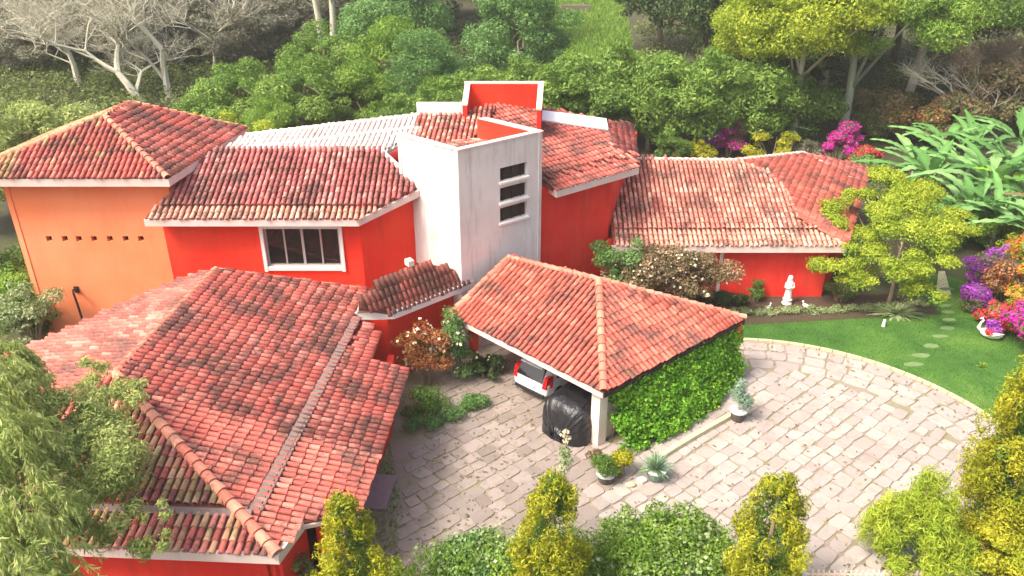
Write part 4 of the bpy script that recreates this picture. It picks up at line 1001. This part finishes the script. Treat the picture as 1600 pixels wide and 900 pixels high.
# flower border on the right
FB = [((1545, 425), 'purple', (.9, .8, .9), 'pale purple bougainvillea at the head of the stepping stones'),
      ((1600, 408), 'orangef', (1.3, 1, 1.0), 'golden orange shrub beneath the banana clump'),
      ((1570, 452), 'rust', (1.0, .9, .9), 'tan and rust coloured shrub in the middle of the flower border'),
      ((1610, 470), 'orangef', (1.3, 1.0, 1.1), 'bright orange flowering shrub behind the swan planter'),
      ((1522, 462), 'purple', (.5, .45, .5), 'small violet flower clump nearest the garden path'),
      ((1560, 492), 'redf', (.8, .7, .6), 'low red flowering shrub just behind the swan planter'),
      ((1612, 525), 'magenta', (1.1, 1.0, 1.15), 'vivid magenta bougainvillea spilling over the lawn edge'),
      ((1620, 400), 'redf', (.9, .8, .9), 'dull red shrub half outside the flower border')]
for (x, y), m_, rr, lb in FB:
    base = {'purple': 'olive', 'orangef': 'lime', 'rust': 'brown', 'redf': 'olive', 'magenta': 'mid'}[m_]
    bush('flowering_shrub', at(x, y + 22, 0), lb, 'shrub', base, tuple(q * 1.3 for q in rr), 40, .36, 5200, .13, 'flower border shrubs', [(m_, 3600 if m_ != 'rust' else 2400, .11, .6)])
# banana clump
def banana(loc, label, h, nleaf, lm='banana', first=False):
    o = empty('banana_plant', loc, label, 'banana plant', 'banana plants in the clump', rng.random() * 6)
    MB().tube([(0, 0, -.05), (.03, 0, h * .25), (0, .04, h * .45)], [.17, .14, .09], 9).build('stalk', M['bark_green'], o, smooth=True)
    for i in range(nleaf):
        a = i * 2.4 + rng.random() * .6; e = rng.uniform(.7, 1.45); Ld = rng.uniform(2.2, 3.2) * h / 3.2; W = rng.uniform(.23, .36); K = 16; V = []; q = []; cv_ = rng.uniform(.5, 1.0)
        base = np.array([0, 0, h * .42]); dh_ = np.array([math.cos(a), math.sin(a), 0]); sd__ = np.array([-math.sin(a), math.cos(a), 0]); F = []; qq = rng.random()
        for k in range(K + 1):
            f = k / K; p = base + dh_ * Ld * (f * math.cos(e) + .35 * f * f) + np.array([0, 0, Ld * (f * math.sin(e) - cv_ * f * f * .75)])
            ww_ = 0.03 if f < .15 else W * math.sin(math.pi * min(1, (f - .15) / .87) ** .75) * (1 + rng.uniform(-.28, .22)) + .01
            V += [p - sd__ * ww_ + np.array([0, 0, .10 * ww_ + .05 * (k % 2)]), p + np.array([0, 0, -.06 * (f > .15)]), p + sd__ * ww_ + np.array([0, 0, .10 * ww_ - .05 * (k % 2)])]
            q += [qq, min(1, qq + .3), qq]
        for k in range(K): F += [(3 * k, 3 * k + 1, 3 * k + 4, 3 * k + 3), (3 * k + 1, 3 * k + 2, 3 * k + 5, 3 * k + 4)]
        np_mesh('leaf', np.array(V), np.array(F), M['brown' if (rng.random() < .05 and lm == 'banana') else lm], o, np.array(q))
    return o
bl = [(1440, 290, 3.6, 9, 'tall banana plant at the left end of the clump behind the layered tree'), (1490, 270, 3.4, 8, 'banana plant at the back of the clump with upright leaves'), (1530, 310, 4.0, 10, 'large banana plant in the middle of the clump'), (1560, 270, 3.6, 9, 'banana plant behind the lime green leaf'),
      (1590, 330, 3.6, 9, 'banana plant beside the right border shrubs'), (1500, 335, 3.2, 9, 'lower banana plant in front of the clump'), (1640, 300, 4.0, 9, 'banana plant partly cut by the right edge of the view'), (1420, 255, 3.0, 7, 'small banana plant near the pale garden trunk'), (1600, 375, 3.2, 9, 'banana plant with torn leaves above the orange shrub'), (1460, 345, 2.6, 8, 'short banana plant tucked behind the layered tree'), (1510, 235, 3.4, 9, 'banana plant at the very back under the brown thicket'), (1580, 225, 3.6, 9, 'banana plant at the back right under the brown thicket'), (1545, 350, 3.2, 9, 'banana plant low in front of the lime leaf'), (1465, 230, 3.2, 8, 'banana plant at the back left beside the thicket'), (1630, 360, 3.2, 9, 'banana plant low at the right edge')]
for x, y, h_, nl, lb in bl: banana(at(x, y + 42, 0), lb, h_ * 1.3, nl + 5)
bush('undergrowth_shrub', at(1480, 372, 0), 'deep green shrub filling the shade under the banana clump', 'shrub', 'mid', (2.6, 1.4, 1.4), 40, .5, 8000, .18)
bush('undergrowth_shrub', at(1555, 395, 0), 'green shrub under the banana clump above the flower border', 'shrub', 'fresh', (2.0, 1.2, 1.2), 34, .45, 6500, .16)
bush('undergrowth_shrub', at(1420, 345, 0), 'pale green shrub between the layered tree and the banana clump', 'shrub', 'sap', (1.8, 1.2, 1.3), 30, .45, 6500, .16)
bo = banana(at(1565, 360, 0), 'banana plant with bright lime upright leaves', 5.0, 3, 'banana_lime')
banana(at(1218, 232, 0), 'young banana plant above the wing ridge', 2.8, 7, 'banana')
# shrubs beyond the wing ridge
for x, y, lm, rr, fl, lb in [(1080, 236, 'yellow', (1.6, 1.2, 1.0), None, 'yellow shrub behind the left part of the wing ridge'), (1205, 240, 'yellow', (2.4, 1.4, 1.5), None, 'broad golden yellow shrub behind the wing ridge'), (1045, 240, 'mid', (1.6, 1.0, 1.2), None, 'dark green shrub behind the roof corner of the house'),
                             (1138, 226, 'olive', (1.1, .9, 2.0), 'magenta', 'magenta bougainvillea behind the yellow shrubs'), (1108, 226, 'olive', (.8, .7, 1.9), 'purple', 'deep violet bougainvillea left of the magenta one'), (1305, 240, 'olive', (1.7, 1.0, 1.7), 'magenta', 'magenta bougainvillea at the foot of the pale trunk'),
                             (1350, 262, 'blue', (1.2, 1.0, 1.0), None, 'bluish shrub at the right end of the wing roof'), (1340, 245, 'olive', (1.2, .9, .9), 'redf', 'red leaved shrub right of the magenta bougainvillea'), (1260, 240, 'grey', (1.0, .9, 1.1), None, 'greyish shrub between yellow shrub and bougainvillea'), (1400, 305, 'olive', (2.0, 1.4, 1.2), None, 'olive shrub between the wing and the banana clump')]:
    bush('garden_shrub', at(x, y + 18, 0), lb, 'shrub', lm, rr, 26, .42, 4200, .16, flowers=[(fl, 3000, .14, .9)] if fl else None)

# foreground conifers and bushes
def place(x, y, z): return Vector((at(x, y, z).x, at(x, y, z).y, 0))
conifer('golden_conifer', place(530, 772, 5.2), 'golden green conifer in front of the low house eave', 'yellow', 5.2, 1.15, 15000, .13, inner='mid')
conifer('golden_conifer', place(866, 745, 5.2), 'yellow conifer with a flower stalk above it in the middle foreground', 'yellow', 5.2, 1.3, 24000, .12, inner='mid')
conifer('golden_conifer', place(1222, 745, 5.0), 'yellow and dark green conifer in front of the wide driveway', 'yellow', 5.0, 1.25, 22000, .12, inner='mid')
conifer('golden_conifer', place(1672, 520, 8.0), 'very tall golden conifer cut by the right edge of the view', 'yellow', 8.0, 1.6, 42000, .13, inner='mid')
pod = empty('feathery_shrub', place(1468, 745, 3.6), 'feathery yellow green shrub beside the tall golden conifer', 'shrub')
C = []; S = []
for i in range(80):
    a = random.uniform(0, 6.283); f = random.random() ** .6; r_ = 1.6 * f; z = .8 + 2.7 * (1 - f ** 1.6) * random.uniform(.55, 1.05); C.append((math.cos(a) * r_, math.sin(a) * r_, z)); S.append((.3, .3, .5))
foliage('foliage', M['lime'], pod, C, S, 15000, .2, up=.2, radial=1.2, droop=-.5, shell=.2, aspect=.16)
foliage('inner_foliage', M['mid'], pod, np.array(C) * .7, S, 4000, .2, shell=.2, aspect=.2)
trunk_limbs(pod, M['bark'], -.1, 2.0, .07, C, 14)
hedge('front_hedge', [place(665, 866, 1.7), place(800, 862, 1.7), place(930, 835, 1.9), place(1140, 855, 1.9)], 'continuous light green hedge between the foreground conifers', 'fresh', 1.1, 1.9, 26000, .11, fl=('pale', 2600, .10))
bush('broad_bush', place(1035, 818, 2.4), 'broad fresh green bush between the two middle conifers', 'bush', 'fresh', (1.95, 1.3, 1.4), 80, .45, 26000, .12, flowers=[('pale', 2600, .11, .45)])
bush('round_bush', place(740, 858, 1.9), 'rounded pale tipped bush left of the middle conifer', 'bush', 'blue', (1.2, 1.0, 1.1), 40, .36, 12000, .11, flowers=[('pale', 2200, .10, .7)])
bush('weedy_bush', place(630, 882, 1.2), 'low straggly yellow green bush at the bottom edge', 'bush', 'lime', (1.0, .8, .5), 18, .3, 3600, .1)
bush('eave_bush', place(475, 850, 2.0), 'dark dry bush in the gap under the front roof corner', 'bush', 'olive', (.6, .6, 1.0), 16, .3, 2400, .13)
bush('corner_bush', place(1590, 820, 2.4), 'yellow bush in the lower right corner of the view', 'bush', 'yellow', (1.2, .9, 1.2), 26, .4, 8000, .12)
fs_ = empty('flower_stalk', place(884, 672, 4.2), 'thin stalk with white blossoms rising before the covered car', 'flower')
MB().tube([(0, 0, 0), (.02, 0, 2.2), (0, 0, 4.2)], [.03, .025, .012], 5).build('stem', M['bark_pale'], fs_)
foliage('blossom', M['creamf'], fs_, [(0, 0, 4.15), (-.06, 0, 4.0), (.08, 0, 3.92), (0, 0, 3.8)], [(.1, .08, .05)] * 4, 90, .09, aspect=.7)
foliage('foliage', M['pale'], fs_, [(0, 0, 3.4), (.05, 0, 3.1), (0, 0, 2.8)], [(.2, .2, .2)] * 3, 400, .1)

# foreground overhanging tree on the left and leaves over the low roof
def weeping(name, loc, label, lm, centres, nst, Ls, n_leaf, size):
    o = empty(name, loc, label, 'tree'); V = []; q = []; mb = MB()
    A = []; D = []
    for i in range(nst):
        c, r_ = centres[i % len(centres)]; d = rng.normal(size=3); d /= np.linalg.norm(d); p = np.array(c) + d * r_ * rng.random() ** .4
        h_ = np.array([d[0], d[1], 0]) * .5; Ln = Ls * rng.uniform(.5, 1.2); sh = rng.random()
        for k in range(n_leaf):
            f = rng.random(); A.append(p + h_ * Ln * f + np.array([0, 0, Ln * (.2 * f - 1.0 * f * f)]) + rng.normal(size=3) * .03)
            D.append(h_ * .6 + np.array([0, 0, -.9 - f]) + rng.normal(size=3) * .55); q.append(min(1, sh * .6 + rng.random() * .4))
        if i % 6 == 0: mb.tube([tuple(p), tuple(p + h_ * Ln * .5 + np.array([0, 0, -.15 * Ln])), tuple(p + h_ * Ln + np.array([0, 0, -.8 * Ln]))], [.02, .012, .006], 4)
    A = np.array(A); D = np.array(D); D /= np.linalg.norm(D, axis=1)[:, None]; n = len(A)
    b = np.cross(D, rng.normal(size=(n, 3))); b /= np.linalg.norm(b, axis=1)[:, None]; Lz = (size * (.6 + .8 * rng.random(n)))[:, None]
    V = np.stack([A, A + D * Lz * .5 + b * Lz * .09, A + D * Lz, A + D * Lz * .5 - b * Lz * .09], 1).reshape(-1, 3)
    np_mesh('crown', V, np.arange(4 * n).reshape(n, 4), M[lm], o, np.repeat(q, 4)); 
    k = len(mb.v); C_ = [c for c, r_ in centres]
    mb.tube([(0, 0, -.1), (.1, .1, max(c[2] for c in C_) * .5), (0, .1, max(c[2] for c in C_) * .9)], [.28, .2, .1], 8)
    for c in C_: mb.tube([(.05, .1, c[2] * .6), (c[0] * .5, c[1] * .5, c[2] * .9), c], [.1, .07, .03], 6)
    mb.build('trunk', M['bark'], o, smooth=True); return o
wl_ = Vector((-11.6, 12.6, 0))
def rel(x, y, z, o): 
    p = at(x, y, z) - o; return (p.x, p.y, z)
cw = [(rel(-10, 600, 8, wl_), .8), (rel(20, 690, 7.5, wl_), .8), (rel(40, 780, 7, wl_), .9), (rel(20, 860, 6.5, wl_), 1.0), (rel(-40, 680, 8.0, wl_), 1.0), (rel(-60, 800, 7, wl_), 1.0), (rel(60, 900, 6.0, wl_), .9), (rel(5, 560, 8, wl_), .5)]
weeping('weeping_tree', wl_, 'weeping olive green tree hanging in along the lower left edge', 'sap', cw, 900, 1.0, 50, .18)
cw2 = [(rel(-30, 640, 8.4, wl_), .7), (rel(60, 720, 7.2, wl_), .5), (rel(20, 830, 7, wl_), .7)]
lt = Vector((-14.6, 15.0, 0)); o = empty('leaning_tree', lt, 'loose pale green tree spreading over the front slope of the low roof', 'tree')
C = []; S = []
for x, y, z, r_ in [(110, 640, 5.5, .8), (150, 680, 5.2, .9), (200, 720, 5.0, .9), (130, 740, 5.2, 1.0), (90, 700, 5.6, .9), (180, 640, 5.3, .6), (120, 790, 4.8, .8), (60, 640, 6.0, .8), (30, 590, 6.2, .7), (200, 610, 5.0, .5), (235, 830, 4.4, .45), (150, 600, 5.4, .6), (160, 800, 4.6, .7)]:
    z += .6; p = rel(x, y, z, lt)
    for k in range(9): C.append((p[0] + random.uniform(-1, 1) * r_, p[1] + random.uniform(-1, 1) * r_, z + random.uniform(-.5, .5))); q = r_ * random.uniform(.3, .65); S.append((q, q, q * .7))
foliage('crown', M['sap'], o, C, S, 36000, .12, up=.6, shell=.1, aspect=.32); trunk_limbs(o, M['bark_pale'], -.1, 5.0, .13, C, 20)
bush('roof_side_shrub', at(20, 560, 0) + Vector((0, 2, 0)), 'tall green shrub left of the low roof beside the orange tower', 'bush', 'fresh', (1.6, 1.4, 2.0), 40, .55, 9000, .16)
bush('roof_side_shrub', at(95, 575, 0) + Vector((-1.5, 1, 0)), 'pale flowering shrub against the base of the orange tower', 'bush', 'pale', (1.4, 1.0, 2.0), 26, .45, 5000, .14)
bush('tower_side_shrub', Vector((-24.5, 34.5, 0)), 'bushy green shrub behind the left edge of the orange tower', 'bush', 'mid', (2.0, 1.8, 2.6), 40, .7, 9000, .18)
lp_ = onp(120, 452, (tw1, Vector((0, 1, 0))))
tag(MB().tube([(0, 0, 0), (0, -.3, .12), (.1, -.5, .1), (.16, -.52, -.5), (.2, -.52, -1.5)], [.05, .05, .045, .05, .06], 6).box((0, -.02, 0), (.2, .06, .3)).build('wall_lamp', M['timber'], loc=lp_), 'thin dark lamp arm hanging from the orange tower wall', 'lamp')

# ------------------------------------------------------------------ woods behind
def place_d(x, Y, z=2.0): return Vector((xat(x, z, Y), Y, 0))
T1 = tree('broad_tree', place_d(1240, 60), 'tall yellow green tree hanging over the wing side garden', 'tree', 'lime', 'bark_pale', 12, (5.2, 4.5, 4.6), 9.3, 100, 1.4, 52000, .24, .30)
T2 = tree('woodland_tree', place_d(1320, 63), 'broad mid green tree on the pale upright trunk', 'tree', 'fresh', 'bark_green', 14, (7.0, 5, 4.6), 9.8, 120, 1.4, 58000, .24, .38)
T3 = tree('woodland_tree', place_d(1410, 67), 'green tree on the slanting pale trunk', 'tree', 'mid', 'bark_pale', 14, (7.0, 5, 4.2), 10.6, 100, 1.5, 46000, .26, .42, lean=(1.6, 0))
T4 = tree('bushy_tree', place_d(820, 74), 'dense bluish green tree behind the red roof box', 'tree', 'blue', 'bark', 9, (5.0, 4.5, 4.6), 5.4, 80, 1.3, 34000, .26, .3, low=-.8)
T5 = tree('bushy_tree', place_d(620, 70), 'yellowish green rounded tree behind the pale roof', 'tree', 'fresh', 'bark', 8, (4.0, 3.6, 3.6), 4.2, 60, 1.1, 22000, .25, .25, low=-.8)
T6 = tree('bushy_tree', place_d(380, 62), 'bushy green tree to the right of the orange tower', 'tree', 'screen', 'bark', 7, (3.6, 3.2, 2.9), 3.2, 60, 1.0, 20000, .23, .25, low=-.8)
T7 = tree('dark_tree', place_d(1190, 100), 'dark dense tree standing beyond the hedge line', 'tree', 'dark', 'bark', 12, (7, 6, 7), 8.5, 90, 1.8, 22000, .45, .4, low=-.8)
T8 = tree('grey_tree', place_d(300, 110), 'dull grey olive tree in the woods beyond the bare trees', 'tree', 'grey', 'bark', 12, (7, 6, 7), 8, 90, 1.8, 20000, .5, .4, low=-.9)
# copies
HB = [(480, 62, 1.05, T6, 'bushy green tree above the left end of the pale roof'), (330, 60, .75, T6, 'small green tree just behind the orange tower roof'), (560, 64, .7, T5, 'fresh green bushy tree behind the middle of the pale roof'), (430, 58, .55, T5, 'small fresh green tree near the pale roof edge'),
      (680, 66, .75, T4, 'bluish green tree left of the red roof box'), (755, 62, .6, T5, 'leafy green tree directly behind the red roof box'), (510, 74, 1.1, T6, 'taller green tree below the twin pale trunks'), (610, 82, 1.15, T4, 'big green tree high up behind the pale roof'),
      (700, 62, .62, T5, 'light green tree between red roof box and pale roof')]
for i, (x, Y, s__, src, lb) in enumerate(HB): dup(src, place_d(x, Y), i * 1.3, s__, lb)
# green screen of trees behind the roofs
T11 = tree('screen_tree', place_d(820, 60), 'wide bushy tree of the green screen beside the red roof box', 'tree', 'screen', 'bark', 7, (4.4, 2.6, 3.3), 3.6, 110, .95, 26000, .26, .22, low=-.9, group='trees forming the green screen')
T12 = tree('screen_tree', place_d(1210, 61), 'last bushy tree at the right end of the green screen', 'tree', 'mid', 'bark', 7, (4.6, 2.6, 3.0), 3.3, 110, .95, 24000, .26, .22, low=-.9, group='trees forming the green screen')
RL = ['second', 'third', 'fourth', 'fifth', 'sixth', 'seventh', 'eighth', 'ninth']
for i in range(7):
    dup((T11, T12, T11)[i % 3], place_d(872 + i * 48, 59 + (i * 37 % 5) * .7), (0, 3.14, .3, 2.8, -.2)[i % 5], .96 + .08 * (i % 3), RL[i] + ' tree of the green screen, counted rightward from the red roof box', 'trees forming the green screen')
for i, x in enumerate((770, 722, 672, 625)):
    dup((T11, T12)[i % 2], place_d(x, 62 - i), (0.2, 3.0)[i % 2], .85 - .07 * i, ('tree of the green screen straight behind the red roof box', 'tree of the green screen just left of the red roof box', 'lower tree of the green screen behind the white roof parapet', 'smallest tree of the green screen, farthest left behind the pale roof')[i], 'trees forming the green screen')
PD = [(1030, 96, .9, 'dark tree right of the bright meadow gap'), (1100, 84, .8, 'dark tree over the middle of the green screen'), (760, 100, .9, 'dark tree left of the bright meadow gap'), (1180, 80, .9, 'shadowy tree behind the yellow green hanging tree'), (1290, 84, 1.0, 'shadowy tree behind the upright pale trunk'), (1400, 88, 1.1, 'shadowy tree behind the slanting trunk'), (1500, 82, 1.0, 'shadowy tree behind the brown thicket'), (1600, 84, 1.1, 'shadowy tree at the upper right corner'),
      (1700, 78, 1.1, 'shadowy tree just beyond the right edge'), (1160, 70, .45, 'low dark tree in the deep shade left of the pale trunk'), (1240, 73, .5, 'low dark tree in the deep shade by the pale trunk')]
for i, (x, Y, s__, lb) in enumerate(PD): dup(T7, place_d(x, Y), i * .9, s__, lb)
k = 0
GR = ['far left corner', 'left of the dead trees', 'behind the first dead tree', 'behind the forked dead tree', 'between the dead trees', 'behind the upright dead tree', 'right of the dead trees', 'left of the twin pale trunks', 'behind the twin pale trunks', 'right of the twin pale trunks', 'above the bluish tree', 'left of the meadow']
for i in range(12):
    x = -60 + i * 66; dup(T8, place_d(x, 98 + (i * 37 % 23)), i * 1.7, 1.0 + .12 * (i % 3), 'dull grey olive tree, nearer row, ' + GR[i], 'grey woodland trees')
GN = ['low grey olive bush tree under the leftmost bare branches', 'low grey olive tree between the two left bare trunks', 'low grey olive tree right behind the low forked bare tree', 'low grey olive tree behind the upright bleached trunk', 'low grey olive tree behind the small right bare tree', 'low grey olive tree just left of the twin pale trunks', 'low grey olive tree at the far upper left corner']
for i, x in enumerate((60, 150, 235, 310, 385, 455, -20)): dup(T8, place_d(x, 84 + (i * 5) % 9), i * 1.1, (.62, .62, .5), GN[i], 'grey woodland trees')
for i in range(14):
    x = -120 + i * 135; dup((T8, T7)[x > 700], place_d(x, 138 + (i * 53 % 21)), i * 2.3, 1.7, 'hazy far woodland tree of the back row', 'far woodland trees')
dup(T1, place_d(1180, 66), 1.4, .8, 'yellow green tree leaning over the right end of the green screen'); dup(T2, place_d(1290, 74), 2.2, 1.05, 'mid green tree behind the upright pale trunk')
dup(T3, place_d(1500, 72), 2.8, .9, 'green tree between slanting trunk and brown thicket'); dup(T2, place_d(1620, 70), .7, .95, 'mid green tree above the banana clump')
# trees at the left edge
T9 = tree('lime_tree', place_d(50, 50), 'light green tree left of the orange tower roof', 'tree', 'sap', 'bark', 7, (4.0, 3.2, 2.4), 4.4, 50, 1.0, 15000, .24, .22, low=-.7)
dup(T9, place_d(-30, 44), 2.0, .85, 'light green tree at the far left edge'); 
G1 = bush('lime_shrub', place_d(295, 55), 'lime yellow shrub behind the orange tower roof', 'shrub', 'lime', (1.9, 1.3, 2.2), 34, .55, 7000, .2)
dup(G1, place_d(400, 54, 2), 1.0, .9, 'lime yellow shrub between tower roof and pale roof')
dup(G1, place_d(355, 57, 2), 2.0, .85, 'lime yellow shrub peeping over the corner of the tower roof')
# bare trees
def bare(name, loc, label, m, h, r0, spread, depth=6, lean=0.0, seed=1, sub=3):
    rs = random.Random(seed); mb = MB()
    def br(p, d, L_, r, lv):
        n = 3; pts = [p]; dd = d.copy()
        for i in range(n):
            dd = (dd + Vector((rs.uniform(-1, 1), rs.uniform(-1, 1), rs.uniform(-.5, .8))) * .16).normalized(); pts.append(pts[-1] + dd * L_ / n)
        mb.tube(pts, [r * (1 - .38 * i / n) for i in range(n + 1)], 6 if lv < 2 else 4 if lv < 4 else 3, cap=False)
        if lv >= depth: return
        k = sub if lv < 4 else 3
        for j in range(k):
            a = rs.uniform(0, 6.283); s__ = Vector((math.cos(a), math.sin(a), rs.uniform(-.25, .5))) * spread
            nd = (dd * .75 + s__ * rs.uniform(.6, 1.1)).normalized(); q = pts[-1] if j < 2 else pts[rs.choice((1, 2))]
            br(q, nd, L_ * rs.uniform(.68, .9), max(.013, r * (.50 if j else .66)), lv + 1)
    o = empty(name, loc, label, 'tree')
    br(Vector((0, 0, -.1)), Vector((lean, 0, 1)).normalized(), h, r0, 0)
    t = mb.build('trunk', M[m], o); return o
bare('bare_tree', place_d(218, 72), 'bleached bare tree forking low behind the orange tower roof', 'bark_dead', 3.5, .42, 1.1, 7, -.45, 3)
bare('bare_tree', place_d(258, 75), 'bleached bare tree with an upright trunk behind the tower roof', 'bark_dead', 4.3, .36, .85, 7, .02, 8)
bare('bare_tree', place_d(120, 78), 'bleached bare tree furthest to the left', 'bark_dead', 3.5, .34, 1.05, 7, -.3, 5)
bare('bare_tree', place_d(330, 84), 'bare tree right of the upright bleached trunk', 'bark_dead', 3.2, .26, .9, 6, .25, 12)
bare('bare_tree', place_d(1545, 66), 'brown leafless thicket tree behind the banana clump', 'bark_brown', 2.4, .22, .95, 7, .1, 21)
bare('bare_tree', place_d(1500, 62), 'twisted pale branches left of the brown thicket', 'bark_dead', 2.6, .2, .9, 5, -.3, 33)
for x0_, xt, nm in ((503, 480, 'slanting pale trunk of the twin trees beyond the pale roof'), (516, 517, 'upright pale trunk of the twin trees beyond the pale roof')):
    a = place_d(x0_, 88); o = empty('slender_tree', a, nm, 'tree'); top_x = xat(xt, 12, 88) - a.x
    C, S = crown_clumps((top_x * 1.4, 0, 15.5), (2.5, 2, 2.2), 22, .8); foliage('crown', M['grey'], o, C, S, 4000, .4)
    trunk_limbs(o, M['bark_dead'], -.1, 14.5, .42, C, 8, (top_x * 1.3, 0))
T10 = bush('thicket', place_d(1470, 60, 1), 'brownish orange undergrowth thicket right of the slanting trunk', 'thicket', 'olive', (2.6, 1.6, 2.4), 40, .7, 12000, .2, flowers=[('brown', 5000, .2, .6), ('rust', 700, .16, .15)])
dup(T10, place_d(1385, 62, 1), 1.1, .9, 'brown undergrowth thicket at the foot of the slanting trunk'); dup(T10, place_d(1345, 64, 1), 2.1, .8, 'brown undergrowth between the two pale trunks'); dup(T10, place_d(1575, 64, 3), 3.1, 1.3, 'brown thicket above the banana clump')
# undergrowth carpet below the woods
C = []; S = []
for i in range(900):
    Y = random.uniform(64, 130); x = random.uniform(-120, 1750)
    if 840 < x < 990 and Y > 80: continue
    p = place_d(x, Y, 0); C.append((p.x, p.y, random.uniform(.2, .9))); s__ = random.uniform(.8, 1.8); S.append((s__, s__, s__ * .6))
for i in range(500):
    p = place_d(random.uniform(-60, 720), random.uniform(60, 100), 0); C.append((p.x, p.y, random.uniform(.1, .8))); s__ = random.uniform(1.0, 2.2); S.append((s__, s__, s__ * .5))
V, F, q = leafset(C, S, 150000, .34, up=.8, shell=.5)
tag(np_mesh('undergrowth', V, F, M['under'], None, q), 'rough olive undergrowth covering the woodland floor', 'undergrowth', kind='stuff')
# fallen leaves on the paving and the low roofs
nl_ = 2600; P = []
while len(P) < nl_:
    x, y = random.uniform(-5, 19), random.uniform(15, 33)
    if in_drive(x, y) and (random.random() < .25 or math.hypot(x - DC.x, y - DC.y) > DR - 1.2 or y < 19 or x < 2): P.append((x, y, .075))
P = np.array(P); t_ = rng.normal(size=(nl_, 3)); t_[:, 2] *= .2; t_ /= np.linalg.norm(t_, axis=1)[:, None]; b_ = np.cross(t_, [0, 0, 1]); L_ = (.035 + .05 * rng.random(nl_))[:, None]
V = np.stack([P - t_ * L_, P + b_ * L_ * .5, P + t_ * L_, P - b_ * L_ * .5 + [0, 0, .01]], 1).reshape(-1, 3)
tag(np_mesh('leaf_litter', V, np.arange(4 * nl_).reshape(nl_, 4), M['brown'], None, np.repeat(rng.random(nl_), 4)), 'small fallen leaves scattered over the paving', 'leaf litter', kind='stuff')
# thin warm air that lightens the woods
mb = MB().box((0, 80, 19.5), (420, 240, 41.0))
hz_ = mb.build('haze', mat('thin_haze', lambda t: N(t, 'ShaderNodeBsdfPrincipled').outputs[0])); hz_['kind'] = 'stuff'
hm = hz_.data.materials[0].node_tree; hm.nodes.clear(); ho = hm.nodes.new('ShaderNodeOutputMaterial'); pv = hm.nodes.new('ShaderNodeVolumePrincipled')
pv.inputs['Density'].default_value = .00045; pv.inputs['Color'].default_value = (.93, .94, .86, 1); pv.inputs['Anisotropy'].default_value = 0.0
hm.links.new(pv.outputs[0], ho.inputs['Volume'])
# something grey in the far meadow: a low garden bench wall
mb = MB().box((0, 0, .4), (4.0, .5, .8)); tag(mb.build('low_wall', M['gutter'], loc=place_d(900, 122, 0)), 'low grey wall at the far end of the bright meadow gap', 'wall')
